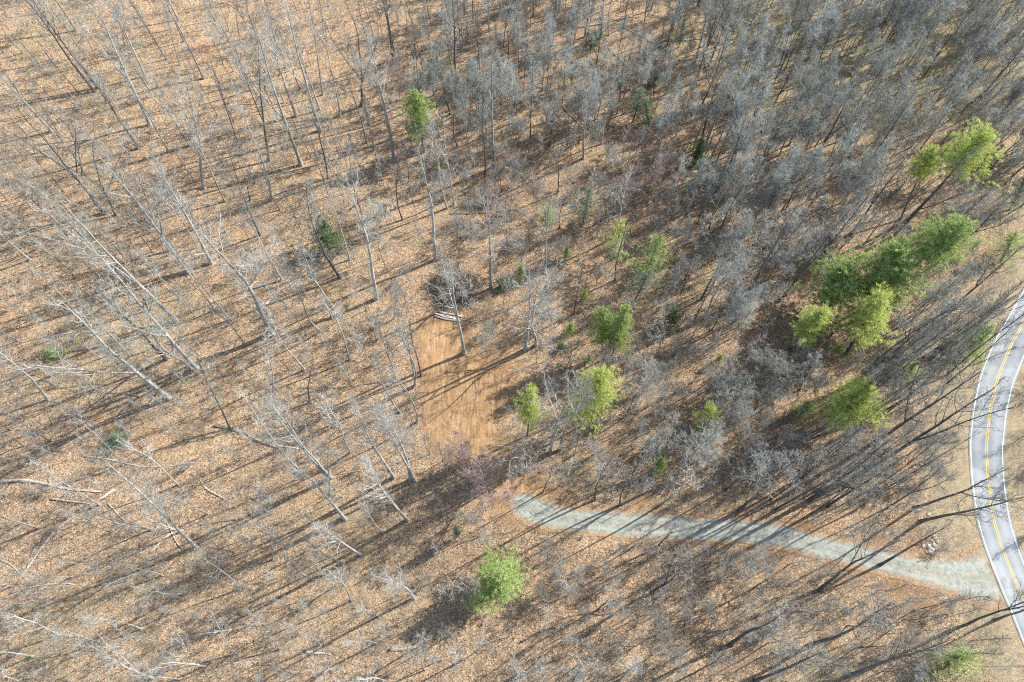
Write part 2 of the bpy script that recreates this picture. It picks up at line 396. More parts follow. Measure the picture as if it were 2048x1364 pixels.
def make_pine(key, folm, h=20, rad=4.2, clear=.25, whorls=16, per=7, tuft=9, twd=.13, length=.42, irregular=.35, shape=.75, side=None):
    trunk, _, ds = grow(np.zeros(3), np.array([0, 0, 1.]), h * .97, .22 * h / 20, .03, 10, .02, .02)
    trunk[:, :2] -= np.linspace(0, 1, 11)[:, None] * trunk[-1, :2]
    rr = np.linspace(.24 * h / 20, .03, 11); limbs, Cs, Ds = [], [], []
    ph = rng.uniform(0, 6.28, 4)
    for w in range(whorls):
        t = clear + (1 - clear) * (w + .3) / whorls
        k = min(int(t * 10), 9); f = t * 10 - k; pos0 = trunk[k] * (1 - f) + trunk[k + 1] * f
        tt = (t - clear) / (1 - clear)
        env = rad * min(1, (1 - tt) ** shape + .07) * (1 if tt > .2 else .75 + tt * 1.25)
        for i in range(per):
            a = (i + rng.uniform(0, .8)) * 2 * math.pi / per + w * .7
            lump = 1 + irregular * math.sin(2 * a + ph[0] + t * 5) * .6 + irregular * math.sin(3 * a + ph[1] - t * 9) * .5
            ln = max(.4, env * lump * rng.uniform(.65, 1.15))
            d = np.array([math.cos(a), math.sin(a), .12 + .75 * tt])
            q, qr, dd = grow(pos0 + np.array([0, 0, rng.uniform(-.3, .3)]), d, ln, .05, .015, 4, .07, .06)
            limbs.append((q, qr))
            ns = max(4, int(ln * 5.5))
            for s in range(ns):
                u = .18 + .82 * (s + rng.uniform(0, 1)) / ns; k2 = min(int(u * 4), 3); f2 = u * 4 - k2
                c = q[k2] * (1 - f2) + q[k2 + 1] * f2
                off = rng.normal(0, 1, 3) * np.array([1, 1, .45]) * (.16 + .14 * ln * (1 - abs(u - .6)))
                c = c + off
                for _ in range(tuft):
                    Cs.append(c + rng.normal(0, .09, 3)); Ds.append(unit(unit(d) * .55 + rng.normal(0, .75, 3) + np.array([0, 0, .45])))
    P = Proto(); P.h = h
    V, Fq = tubes([(trunk, rr)], 7); P.parts = [('trunk', mesh_np(key + '_trunk', V, Fq, M['dark']))]
    V, Fq = tubes(limbs, 3); P.parts.append(('limbs', mesh_np(key + '_limbs', V, Fq, M['dark'])))
    V, Fq = blades(np.array(Cs), np.array(Ds), length, twd); P.parts.append(('foliage', mesh_np(key + '_foliage', V, Fq, folm, False)))
    return P
def instance(P, name, label, cat, group, loc, quat, sx, sz, mat=None):
    o = empty(name, loc); o.rotation_mode = 'QUATERNION'; o.rotation_quaternion = quat; o.scale = (sx, sx, sz)
    tag(o, label, cat, group)
    for pn, me in P.parts:
        c = bpy.data.objects.new(pn, me); COL.objects.link(c); c.parent = o
        if mat and pn in mat:
            c.material_slots[0].link = 'OBJECT'; c.material_slots[0].material = mat[pn]
        if mat and pn == 'branches':
            for k_, key_ in ((0, 'limbs'), (1, 'twigs')):
                if key_ in mat: c.material_slots[k_].link = 'OBJECT'; c.material_slots[k_].material = mat[key_]
    return o

# ------------------------------------------------------------------ curves on the ground
def densify(pts, step=.6):
    """Catmull-Rom through ground points (x,y)"""
    P = [np.array(p[:2], float) for p in pts]; P = [2 * P[0] - P[1]] + P + [2 * P[-1] - P[-2]]
    out = []
    for i in range(1, len(P) - 2):
        a, b, c, d = P[i - 1:i + 3]; n = max(2, int(np.linalg.norm(c - b) / step))
        for k in range(n):
            t = k / n
            out.append(.5 * ((2 * b) + (-a + c) * t + (2 * a - 5 * b + 4 * c - d) * t * t + (-a + 3 * b - 3 * c + d) * t ** 3))
    out.append(P[-2]); return np.array(out)
def G(pts): return [at(*p)[:2] for p in pts]
ROADC = [(2046, 648), (2023, 688), (1999, 745), (1986, 792), (1978, 838), (1973, 888), (1974, 930), (1978, 977), (1986, 1033), (1999, 1080), (2016, 1127), (2036, 1177), (2060, 1232)]
rc = [np.array(p) for p in G(ROADC)]
rc = [rc[0] + (rc[0] - rc[1]) * k * np.array([1, 1]) for k in (40, 12, 5, 2)] + rc + [rc[-1] + (rc[-1] - rc[-2]) * k for k in (2, 5, 12, 40)]
road_c = densify(rc, .8)
DRIVE = [(1020, 1008, 44), (1050, 1012, 52), (1100, 1030, 50), (1180, 1044, 50), (1280, 1050, 50), (1400, 1058, 50), (1490, 1062, 46), (1560, 1072, 46), (1630, 1092, 48), (1700, 1108, 42), (1780, 1125, 46), (1850, 1142, 56), (1910, 1154, 70), (1950, 1156, 84), (1985, 1152, 104)]
drive_c = densify(G([d[:2] for d in DRIVE]), .5)
dkeys = np.array([at(d[0], d[1])[:2] for d in DRIVE]); dwid = np.array([d[2] * (H / math.cos(TH)) / F * 1.08 for d in DRIVE])
CLEAR = [(845, 645), (890, 640), (925, 655), (945, 700), (975, 728), (1000, 738), (1018, 775), (1008, 815), (992, 850), (1012, 885), (1040, 915), (1070, 955), (1098, 985), (1085, 1000), (1040, 1000), (1028, 1030), (1000, 1015), (985, 985), (960, 955), (930, 930), (905, 905), (872, 890), (858, 850), (852, 800), (848, 750), (838, 700)]
clear_p = densify(G(CLEAR + [CLEAR[0]]), 1.0)

def nearest(Pq, line):
    """distance from query points to polyline vertices"""
    out = np.full(len(Pq), 1e9); idx = np.zeros(len(Pq), int)
    for s in range(0, len(Pq), 20000):
        D = ((Pq[s:s + 20000, None, :] - line[None]) ** 2).sum(-1); idx[s:s + 20000] = D.argmin(1); out[s:s + 20000] = np.sqrt(D.min(1))
    return out, idx
def inside(Pq, poly):
    x, y = Pq[:, 0], Pq[:, 1]; c = np.zeros(len(Pq), bool); j = len(poly) - 1
    for i in range(len(poly)):
        xi, yi = poly[i]; xj, yj = poly[j]
        c ^= ((yi > y) != (yj > y)) & (x < (xj - xi) * (y - yi) / (yj - yi + 1e-12) + xi); j = i
    return c
def wob(x, y, s=1.0, seed=0.0):
    return np.sin(x * 1.3 * s + seed) * .35 + np.sin(y * 1.7 * s + 2 * seed + x * .7 * s) * .35 + np.sin((x * 3.1 + y * 2.3) * s + seed) * .2 + np.sin((x * 5.1 - y * 6.3) * s) * .15

# ------------------------------------------------------------------ ground sheet
def build_ground():
    xs = np.concatenate([[-2500, -1400, -800, -500, -360], np.arange(-280, 230, 1.0), [260, 340, 500, 800, 1400, 2500]])
    ys = np.concatenate([[-2500, -1400, -700, -300, -120, -70], np.arange(-40, 330, 1.0), [360, 450, 700, 1200, 2500]])
    X, Y = np.meshgrid(xs, ys); Zz = g(X, Y)
    V = np.stack([X, Y, Zz], -1).reshape(-1, 3); nx, ny = len(xs), len(ys)
    i = np.arange(ny - 1)[:, None] * nx + np.arange(nx - 1)[None]
    Q = np.stack([i, i + 1, i + nx + 1, i + nx], -1).reshape(-1, 4)
    me = mesh_np('ground', V, Q, M['ground']); P2 = V[:, :2].astype(float)
    q = P2; near = (np.abs(q[:, 0]) < 240) & (q[:, 1] > -60) & (q[:, 1] < 340)
    dirt = np.zeros(len(q)); grass = np.zeros(len(q)); moss = np.zeros(len(q))
    qi = q[near]
    dc, _ = nearest(qi, clear_p[::2]); ins = inside(qi, clear_p)
    dd, di = nearest(qi, drive_c[::3])
    dr, ri = nearest(qi, road_c[::3])
    d_ = np.clip(1.1 - dc / 3.2, 0, 1); d_[ins] = 1
    d2 = np.clip(1.1 - np.maximum(dd - 1.6, 0) / 2.6, 0, 1) * .8
    rp = road_c[::3][ri]; left = qi[:, 0] < rp[:, 0]
    # bare orange banks south of the drive near the road
    spots = [((1790, 1185), 5.5), ((1850, 1195), 5), ((1700, 1145), 4.5), ((1545, 1120), 4), ((1290, 1018), 5), ((1120, 990), 4), ((1030, 1035), 5), ((1480, 1030), 3.5), ((1840, 1100), 4), ((1760, 1095), 4), ((1620, 1060), 4),((990,700),4)]
    d3 = np.zeros(len(qi))
    for (px, py), r in spots:
        c = at(px, py); d3 = np.maximum(d3, np.clip(1.15 - np.hypot(qi[:, 0] - c.x, qi[:, 1] - c.y) / r, 0, .8))
    dirt[near] = np.maximum(np.maximum(d_, d2), d3)
    wl = 9.5 + 2 * np.sin(qi[:, 1] * .07) 
    gl = np.clip((wl + 5 - dr) / 9, 0, 1); gr = np.clip((16 - dr) / 10, 0, 1)
    grass[near] = np.where(left, gl, gr)
    px, py = np.array([proj(p) for p in V[near]]).T
    mo = np.clip((px - 1050) / 500, 0, 1) * np.clip((520 - py) / 400, 0, 1) * .75
    for (cx, cy, rr, am) in [(1480, 60, 120, .7), (1640, 160, 90, .8), (60, 90, 90, .5), (240, 850, 70, .45), (1500, 640, 160, .35), (130, 60, 120, .4), (1850, 1050, 60, .3), (400, 1000, 60, .3)]:
        mo = np.maximum(mo, am * np.clip(1.3 - np.hypot(px - cx, py - cy) / rr, 0, 1))
    moss[near] = mo
    for nme, arr in (('dirt', dirt), ('grass', grass), ('moss', moss)):
        a = me.attributes.new(nme, 'FLOAT', 'POINT'); a.data.foreach_set('value', arr.astype(np.float32))
    tag(link('ground', me), kind='structure')
build_ground()

def strip(name, line, w0, w1, mat, off, wobble=0.0, nw=5, kind='structure', label=None):
    """ribbon draped on the terrain; w0,w1 = signed offsets (arrays or floats) from the centre line"""
    T = np.gradient(line, axis=0); T /= np.linalg.norm(T, axis=1, keepdims=True) + 1e-9; Nn = np.stack([T[:, 1], -T[:, 0]], 1)
    n = len(line); w0 = np.broadcast_to(w0, n).astype(float).copy(); w1 = np.broadcast_to(w1, n).astype(float).copy()
    if wobble:
        w0 += wobble * wob(line[:, 0], line[:, 1], 1, 1.0); w1 += wobble * wob(line[:, 0], line[:, 1], 1, 4.0)
    V = []
    for k in range(nw):
        f = k / (nw - 1); p = line + Nn * (w0 * (1 - f) + w1 * f)[:, None]
        V.append(np.column_stack([p, g(p[:, 0], p[:, 1]) + off]))
    V = np.stack(V, 1).reshape(-1, 3)
    i = np.arange(n - 1)[:, None] * nw + np.arange(nw - 1)[None]
    Q = np.stack([i, i + 1, i + nw + 1, i + nw], -1).reshape(-1, 4)
    me = mesh_np(name, V, Q, mat); a = me.attributes.new('across', 'FLOAT', 'POINT'); a.data.foreach_set('value', np.tile(np.linspace(-1, 1, nw), n).astype(np.float32))
    a = me.attributes.new('along', 'FLOAT', 'POINT'); a.data.foreach_set('value', np.repeat(np.linspace(0, 1, n), nw).astype(np.float32))
    o = link(name, me); tag(o, kind=kind); return o
RW = 2.72
strip('road', road_c, -RW - .35, RW + .35, M['asphalt'], .055, .05, 7)
rd = densify(rc, .8)
strip('road_edge_line', rd, -RW - .07, -RW + .07, M['white'], .064, nw=2)
strip('road_edge_line', rd, RW - .07, RW + .07, M['white'], .064, nw=2)
strip('road_centre_line', rd, -.22, -.09, M['yellow'], .064, nw=2)
strip('road_centre_line', rd, .09, .22, M['yellow'], .064, nw=2)
wd, _i = nearest(drive_c, dkeys)
# width interpolated along the drive
cum = np.r_[0, np.cumsum(np.linalg.norm(np.diff(drive_c, axis=0), axis=1))]
kc = [cum[nearest(dkeys[i:i + 1], drive_c)[1][0]] for i in range(len(dkeys))]
ww = np.interp(cum, kc, dwid)
ww = ww * (1 + .08 * np.sin(cum * .35)); ww[:4] *= np.linspace(.75, 1, 4)
strip('driveway', drive_c, -ww / 2, ww / 2, M['gravel'], .05, .3, 7)
def patch(name, poly, mat, off):
    lo, hi = poly.min(0) - 1, poly.max(0) + 1; st = .5
    xs = np.arange(lo[0], hi[0], st); ys = np.arange(lo[1], hi[1], st); X, Y = np.meshgrid(xs, ys)
    C = np.stack([X.ravel() + st / 2, Y.ravel() + st / 2], 1)
    Cw = C + np.stack([wob(C[:, 0], C[:, 1], 1, 1), wob(C[:, 1], C[:, 0], 1, 3)], 1) * .9
    ins = inside(Cw, poly).reshape(X.shape)[:-1, :-1]
    nx = len(xs); i = np.arange(len(ys) - 1)[:, None] * nx + np.arange(nx - 1)[None]
    Q = np.stack([i, i + 1, i + nx + 1, i + nx], -1)[ins].reshape(-1, 4)
    V = np.stack([X, Y, g(X, Y) + off], -1).reshape(-1, 3)
    u, inv = np.unique(Q, return_inverse=True)
    o = link(name, mesh_np(name, V[u], inv.reshape(-1, 4), mat)); tag(o, kind='structure')
patch('dirt_clearing', clear_p, M['soil'], .03)

# ------------------------------------------------------------------ prototypes
PR = {}
for i in range(5):   # tall straight forest trees
    PR['T%d' % i] = make_bare('tall', M['pale'], M['twig'], h=28, r=.3, clear=.48 + .06 * (i % 2), nl=17, spread=.15, limb_ang=(25, 50), wander=.012 + .008 * i, trop=.10, n2=6, n3=4, n4=3, fork=i % 2, twig=.0095, crook=.16)
for i in range(4):   # spreading oaks
    PR['S%d' % i] = make_bare('oak', M['pale'], M['twig'], h=24, r=.27, clear=.34, nl=15, spread=.24, limb_ang=(38, 70), wander=.065, trop=.05, n2=5, n3=4, n4=2, fork=2, twig=.010, crook=.22)
for i in range(4):   # slender poles
    PR['P%d' % i] = make_bare('pole', M['pale'], M['twig'], h=20, r=.13, clear=.48, nl=11, spread=.13, limb_ang=(25, 55), wander=.015 + .008 * i, trop=.10, n2=5, n3=3, n4=2, twig=.0095, crook=.15)
for i in range(4):   # trees of the dense wood, wide fine crowns
    PR['C%d' % i] = make_bare('dense', M['twig'], M['ash'], h=21, r=.17, clear=.42, nl=20, spread=.21, limb_ang=(14, 44), wander=.03, trop=.13, n2=7, n3=6, n4=4, twig=.0115, fork=1, crook=.12)
for i in range(4):   # dense round crowned
    PR['R%d' % i] = make_bare('round', M['pale'], M['twig'], h=14, r=.13, clear=.28, nl=22, spread=.27, limb_ang=(20, 60), wander=.06, trop=.10, n2=7, n3=6, n4=4, twig=.0115, fork=2, crook=.1)
for i in range(3):   # multi stem shrub
    PR['B%d' % i] = make_bare('shrub', M['twig'], M['twig'], h=6, r=.05, clear=.15, nl=24, spread=.35, limb_ang=(20, 50), wander=.09, trop=.08, n2=5, n3=4, n4=2, twig=.011, stems=5, crook=.14)
for i in range(2):   # snag: dead trunk with few limbs
    PR['D%d' % i] = make_bare('snag', M['dark'], M['dark'], h=15, r=.2, clear=.35, nl=7, spread=.2, limb_ang=(40, 80), wander=.06, trop=.0, n2=3, n3=2, n4=0, crook=.25)
for i in range(5):   # slight trees under the tall ones
    PR['U%d' % i] = make_bare('understory', M['pale'], M['twig'], h=15, r=.085, clear=.38, nl=12, spread=.17, limb_ang=(25, 58), wander=.02 + .012 * i, trop=.09, n2=5, n3=4, n4=2, twig=.0095, crook=.17)
for i in range(4):   # thin young trees
    PR['Y%d' % i] = make_bare('sapling', M['twig'], M['twig'], h=10, r=.05, clear=.3, nl=12, spread=.2, limb_ang=(25, 60), wander=.05, trop=.08, n2=4, n3=3, n4=2, twig=.0115, crook=.15)
PR['E0'] = make_pine('pine', M['pine'], h=20, rad=4.2, clear=.3, tuft=22, twd=.055, length=.34)
PR['E1'] = make_pine('pine', M['pine'], h=20, rad=4.6, clear=.3, whorls=15, shape=.5, irregular=.45, tuft=20, twd=.055, length=.34)
PR['E2'] = make_pine('pine', M['pineb'], h=20, rad=3.9, clear=.4, whorls=14, per=6, tuft=22, shape=.55, irregular=.45, twd=.055, length=.36)
PR['E3'] = make_pine('pine', M['pineb'], h=24, rad=3.9, clear=.62, whorls=11, per=7, tuft=22, shape=.5, irregular=.45, twd=.055, length=.36)
PR['G0'] = make_pine('young_pine', M['pine'], h=8, rad=2.3, clear=.12, whorls=12, per=6, tuft=16, twd=.05, length=.3, irregular=.7)
PR['G1'] = make_pine('thin_evergreen', M['bluish'], h=11, rad=2.6, clear=.2, whorls=12, per=5, tuft=8, twd=.045, length=.35, irregular=.8)
PR['G2'] = make_pine('laurel', M['pined'], h=5, rad=2.6, clear=.05, whorls=9, per=6, tuft=12, twd=.08, length=.25, irregular=.9, shape=.45)

# ------------------------------------------------------------------ landmarks for labels
LM = [('the orange dirt clearing', 925, 800), ('the dark brush pile', 905, 565), ('the cut log stack', 897, 636), ('the gravel driveway\'s left end', 1060, 1010),
      ('the gravel driveway\'s middle', 1330, 1055), ('the gravel driveway\'s narrow bend', 1650, 1100), ('the driveway mouth at the road', 1930, 1150), ('the pale boulders', 1862, 1090),
      ('the road curve', 1975, 900), ('the upper right road end', 2030, 640), ('the reddish tree below the clearing', 950, 920), ('the lone bright lower pine', 1000, 1130),
      ('the lone bright upper pine', 845, 240), ('the twin pines', 1225, 650), ('the row of big pines', 1740, 590), ('the far upper right pine', 1960, 290),
      ('the pine nearest the road bend', 1955, 675), ('the broad sunlit pine', 1705, 800), ('the round yellow green pine', 1097, 437), ('the dark laurel left of centre', 650, 470),
      ('the small sunlit pine', 1415, 830), ('the pine behind the double trunk', 1060, 815), ('the long curved fallen log', 130, 1070), ('the big white spreading oak', 600, 1270),
      ('the thickest leaning trunk', 460, 560), ('the pair of joined white trunks', 300, 770), ('the top left corner', 60, 40), ('the top right corner', 1990, 50),
      ('the bottom left corner', 50, 1320), ('the bottom right corner', 1990, 1320), ('the middle of the left edge', 20, 560), ('the top edge above the oaks', 500, 40),
      ('the middle of the top edge', 1020, 30), ('the mossy patches near the top', 1520, 40), ('the scatter of fallen logs', 1330, 110), ('the two bushy greens', 1275, 490),
      ('the mossy log at the bottom', 430, 1340), ('the middle of the bottom edge', 1080, 1330), ('the long dark bottom right trunk', 1560, 1320),
      ('the crooked dark tree', 390, 240), ('the bare slope at left centre', 300, 380), ('the dim hollow at upper right', 1500, 420), ('the dark round crown', 1530, 730), ('the green tuft at left', 110, 700), ('the hazy green lower left tuft', 235, 875)]
ORD = ['', 'second ', 'third ', 'fourth ', 'fifth ', 'sixth ', 'seventh ', 'eighth ', 'ninth ', 'tenth ', 'eleventh ', 'twelfth ', 'thirteenth ', 'fourteenth ', 'fifteenth ', 'sixteenth ', 'seventeenth ', 'eighteenth ', 'nineteenth ', 'twentieth ']
DIRN = ['right of', 'above right of', 'above', 'above left of', 'left of', 'below left of', 'below', 'below right of']
PENDING = []   # (object, description, px, py)
def assign_labels():
    cells = {}
    for o, desc, px, py in PENDING:
        best = min(LM, key=lambda l: math.hypot(px - l[1], py - l[2]))
        dx, dy = px - best[1], -(py - best[2]); k = int(round(math.atan2(dy, dx) / (math.pi / 4))) % 8
        cells.setdefault((desc, best[0], DIRN[k]), []).append((math.hypot(dx, dy), o))
    for (desc, lm, dr), lst in cells.items():
        lst.sort(key=lambda a: a[0])
        for i, (_, o) in enumerate(lst):
            o['label'] = f"{desc} {dr} {lm}" if len(lst) == 1 else f"{desc}, {ORD[i]}nearest {dr} {lm}"

KIND = {  # key letter: (name, category, group)
    'T': ('tall_bare_tree', 'bare tree', 'tall leafless trees of the wood'),
    'S': ('spreading_oak', 'oak tree', 'spreading leafless oaks'),
    'P': ('slender_bare_tree', 'slender tree', 'slender leafless trees of the wood'),
    'C': ('dense_crowned_tree', 'bare tree', 'leafless trees of the dense wood'),
    'U': ('understory_tree', 'understory tree', 'slight leafless understory trees'),
    'Y': ('bare_sapling', 'sapling', 'leafless saplings under the tall trees'),
    'R': ('round_crowned_tree', 'small tree', 'small trees with dense round crowns'),
    'B': ('bare_shrub', 'shrub', 'leafless shrubs under the trees'),
    'D': ('dead_snag', 'dead tree', 'dead standing trunks'),
    'E': ('pine_tree', 'pine tree', 'pines among the bare trees'),
    'G': ('young_evergreen', 'evergreen', 'small evergreens under the trees')}
ADJ = {('G', 'p'): 'hazy green understory evergreen', ('U', 'p'): 'slight pale understory tree', ('U', 'd'): 'slight dark understory tree', ('T', 'p'): 'tall pale bare tree', ('T', 'd'): 'tall dark bare tree', ('S', 'p'): 'pale spreading oak', ('S', 'd'): 'dark spreading oak',
       ('Y', 'p'): 'thin grey sapling', ('Y', 'd'): 'thin dark sapling', ('Y', 'm'): 'thin reddish sapling', ('P', 'p'): 'slender pale tree', ('P', 'd'): 'slender dark tree', ('C', 'p'): 'fine-twigged pale tree', ('C', 'd'): 'fine-twigged dark tree',
       ('R', 'p'): 'small grey round-crowned tree', ('R', 'd'): 'small dark round-crowned tree', ('R', 'm'): 'small reddish round-crowned tree', ('R', 't'): 'small tan round-crowned tree',
       ('B', 'p'): 'low grey shrub', ('B', 'd'): 'low dark shrub', ('B', 'm'): 'low reddish shrub', ('B', 't'): 'low tan shrub', ('D', 'd'): 'dead dark broken trunk', ('D', 'p'): 'dead pale broken trunk'}
OVR = {'d': {'trunk': M['dark'], 'limbs': M['dark']}, 'm': {'twigs': M['mauve'], 'limbs': M['twig'], 'trunk': M['twig']}, 't': {'twigs': M['tan'], 'limbs': M['tan']}, 'p': None}
BASES = []
def plant(kind, base, top=None, h=None, tone='p', fat=1.0, label=None):
    """kind 'T' or 'T2'; base Vector; top Vector or None (plumb)"""
    fam = kind[0]; keys = [k for k in PR if k[0] == fam]
    key = kind if kind in PR else random.choice(keys)
    P = PR[key]
    if top is None:
        hh = h or P.h; top = base + Vector((random.gauss(0, .03) * hh, random.gauss(0, .03) * hh, hh))
    ax = top - base; ln = ax.length
    if h: ln = h
    q = Vector((0, 0, 1)).rotation_difference(ax.normalized()) @ Quaternion((0, 0, 1), random.uniform(0, 6.283))
    sz = ln / P.h; sx = sz * fat
    nm, cat, grp = KIND[fam]
    o = instance(P, nm, None, cat, grp, base - Vector((0, 0, .05)), q, sx, sz, OVR.get(tone))
    px, py = proj(base); 
    if label: o['label'] = label
    else: PENDING.append((o, ADJ[(fam, tone)], *proj(base + ax * .3)))
    BASES.append((base.x, base.y, fam)); return o
def hand(kind, bx, by, tx, ty, tone='p', h=None, fat=1.0, label=None):
    if kind[0] in 'TS' and by > 850 and bx < 1250: fat *= .75
    b = at(bx, by); t = above(b, tx, ty); ax = t - b
    if ax.z < 1: ax = Vector((ax.x, ax.y, 4.0))
    hor = math.hypot(ax.x, ax.y); mx = ax.z * .35
    if hor > mx: ax = Vector((ax.x * mx / hor, ax.y * mx / hor, ax.z))
    mxl = {'R': 17 if tone == 'm' else 13.5, 'S': 27, 'P': 25, 'D': 14}.get(kind[0], 36)
    if by > 1100: mxl *= .8
    if ax.length > mxl: ax = ax * (mxl / ax.length)
    return plant(kind, b, b + ax, h, tone, fat, label)

# ------------------------------------------------------------------ trees one can pick out, left half
HAND = [
 ('T',190,183,20,-40,'d'),('T',196,176,45,-30,'d'),('T1',300,250,175,-40,'p'),('T0',408,157,300,-60,'p'),('T3',290,153,190,-40,'p'),('P',198,127,125,-20,'p'),('P',137,140,60,20,'p'),
 ('P',500,180,405,-30,'p'),('P',337,303,170,40,'p'),('S1',210,427,20,200,'d'),('S',232,430,190,255,'d'),('S0',408,377,365,130,'p'),('P',450,403,345,165,'p'),('T',103,262,-60,80,'p'),
 ('T',353,642,90,370,'p'),('T',257,562,60,360,'p'),('T',377,545,180,290,'p'),('P',423,527,230,220,'p'),('S2',333,718,110,480,'d'),('S0',388,740,160,480,'p'),('T0',423,526,300,300,'p'),
 ('T',392,736,190,500,'p'),('T',97,800,-80,660,'p'),('T',78,1057,-100,1000,'p'),('P',460,857,385,690,'d'),('T1',393,1095,80,800,'p'),('P',357,970,230,880,'p'),
 ('S1',363,1188,215,1165,'p',16),('S2',307,1357,170,1285,'p'),('P',473,1308,430,1190,'p'),('P',545,1120,520,1000,'p'),('T0',722,1110,530,985,'p'),('P2',702,1202,610,1090,'p'),
 ('T',828,1197,690,1085,'p'),('S0',930,1187,880,1040,'p',16),('S1',829,1295,740,1290,'p',13),('P',925,1320,880,1250,'p'),
 ('T',690,1038,560,900,'p'),('T',657,960,430,680,'p'),('T',662,955,450,700,'p'),('T',830,962,735,780,'p'),('T',822,960,750,800,'p'),('T',787,955,620,650,'p'),('T2',814,1040,700,880,'p'),
 ('P',834,843,740,650,'p'),('P',800,825,705,610,'p'),('P',792,755,730,590,'p'),('P',827,775,785,610,'p'),('P',831,770,800,625,'p'),('P',842,752,818,640,'d'),('T',752,598,665,250,'p'),
 ('P',664,638,560,420,'p'),('P',665,613,570,420,'p'),('P',642,663,560,510,'p'),('T',680,555,610,370,'d'),('R',787,637,795,495,'p'),('T3',870,520,835,290,'p'),('T',982,577,972,370,'p'),
 ('T1',929,707,900,530,'p'),('D',619,806,660,700,'d'),('P',555,815,530,670,'p'),('T',917,190,900,-40,'d'),('T',793,125,765,-70,'d'),('T',786,122,750,-70,'d'),
 ('T',788,320,735,80,'p'),('T',782,278,735,50,'p'),('T',602,330,505,30,'p'),('T',640,262,560,-40,'p'),('T',537,322,515,80,'d'),('S2',655,357,615,210,'d'),('T',592,233,520,10,'p'),
 ('P',645,190,612,-30,'p'),('P',680,233,630,-30,'p'),('S0',722,212,682,-50,'d'),('P',895,417,862,230,'p'),('P',908,410,885,230,'p'),('P',890,400,855,220,'p'),('P',805,440,795,300,'d'),
 ('P',735,450,690,270,'p'),('T',988,335,980,80,'p'),('P',915,293,912,150,'d'),('P',970,347,965,190,'d'),('T',985,1100,960,1060,'p',16),
 ('P',460,640,330,470,'p'),('T',545,400,470,180,'p'),('P',480,300,420,120,'d'),('S',350,500,270,340,'d'),('P',610,740,520,590,'p'),('P',700,720,640,590,'p'),('P',560,900,450,740,'p'),
 ('P',700,905,640,780,'p'),('P',625,1160,500,1040,'p'),('P',250,700,120,560,'p'),('P',170,650,40,520,'p'),('T',60,520,-80,400,'p'),('P',40,470,-60,380,'p'),('P',30,590,-80,500,'p'),
 ('P',200,1010,60,920,'p'),('P',60,930,-60,880,'p'),('S',120,1270,-10,1230,'p'),('P',60,1370,-40,1350,'p'),('P',480,1180,360,1080,'p'),('P',560,1300,500,1220,'p'),
 ('D',495,1270,500,1200,'p'),('P',850,1340,840,1290,'p'),('P',770,1370,700,1355,'p'),('P',245,930,130,820,'p'),
 # middle and right
 ('T',1050,700,1058,530,'p'),('S0',1072,690,1080,545,'p'),('P',1147,628,1166,520,'d'),('R1',1450,573,1510,450,'p'),('T',1487,600,1600,400,'d'),('S1',1040,943,1052,700,'p'),
 ('T',1100,905,1160,735,'p'),('T',1120,900,1180,760,'p'),('R1',1270,792,1335,645,'p'),('D',1244,838,1270,795,'d'),('R0',1425,800,1462,700,'p'),('R2',1470,850,1520,760,'p'),
 ('R1',1520,790,1560,690,'d'),('R0',1600,780,1640,690,'d'),('S',1304,1187,1580,1000,'d'),('D',1314,1095,1362,1050,'d'),('R',1141,1190,1140,1080,'p'),('D1',1110,1320,1103,1190,'d'),
 ('P',1195,1220,1320,1150,'d'),('T',1130,1370,1230,1275,'d'),('R',1300,1275,1360,1220,'d'),('T1',1035,1350,1115,1220,'p'),('T0',1510,1362,1800,1235,'d'),('T',1895,1265,2110,1200,'d'),
 ('T',1700,1350,1900,1280,'d'),('T1',1842,1042,2080,985,'d'),('T3',1829,1015,2020,935,'d'),('T1',1655,1012,1800,920,'d'),('T',1715,908,2040,690,'d'),('T',1750,930,1990,775,'d'),
 ('T',1720,765,1920,610,'d'),('T',1735,745,1925,600,'d'),('P',1760,730,1930,600,'d'),('T',1780,740,1960,610,'d'),('P',1800,742,1980,620,'d'),('P',1830,760,1985,660,'d'),('P',1690,790,1870,650,'d'),
 ('T',1620,1000,1790,870,'d'),('P',1600,960,1740,840,'d'),('P',1540,1000,1640,900,'d'),('T',1480,1020,1600,910,'d'),('P',1450,980,1540,900,'d'),('T',1350,960,1440,850,'p'),('P',1260,960,1310,860,'d'),
 ('P',1190,1000,1230,900,'d'),('P',1085,985,1105,930,'d'),('P',1240,1010,1280,920,'d'),('P',1320,1010,1400,930,'p'),('T',1640,1180,1800,1080,'d'),('T',1760,1130,1900,1050,'d'),
 ('T',1460,1290,1620,1190,'d'),('T',1620,1290,1790,1200,'d'),('P',1380,1350,1480,1290,'d'),('P',1240,1360,1310,1300,'p'),('R1',1480,1140,1540,1080,'p'),('T3',1990,1240,2160,1180,'d'),
 ('P',1290,750,1340,600,'d'),('P',1370,560,1420,430,'d'),('T',1410,640,1500,500,'p'),('P',1230,560,1255,440,'d'),('T',1090,545,1100,400,'p'),('P',1175,800,1215,690,'d'),
 ('T',1560,600,1690,430,'d'),('T',1630,540,1750,370,'d'),('T',1700,470,1830,300,'d'),('T',1790,470,1940,300,'d'),('T',1690,280,1780,110,'d'),('T',1505,370,1590,190,'d'),
 ('T',1430,390,1495,220,'d'),('T',1640,160,1710,0,'d'),('T',1560,130,1610,-30,'d'),('P',1570,140,1620,-10,'d'),('P',1600,150,1650,0,'d'),('P',1625,165,1680,10,'d'),('P',1660,190,1720,30,'d'),
 ('T',1870,530,2030,380,'d'),('T',1900,620,2070,470,'d'),('T',1880,700,2050,560,'d'),
]
for e in HAND:
    hand(e[0], *e[1:5], tone=e[5], h=e[6] if len(e) > 6 else None, fat=1.0 if e[0][0] != 'P' else 1.1)
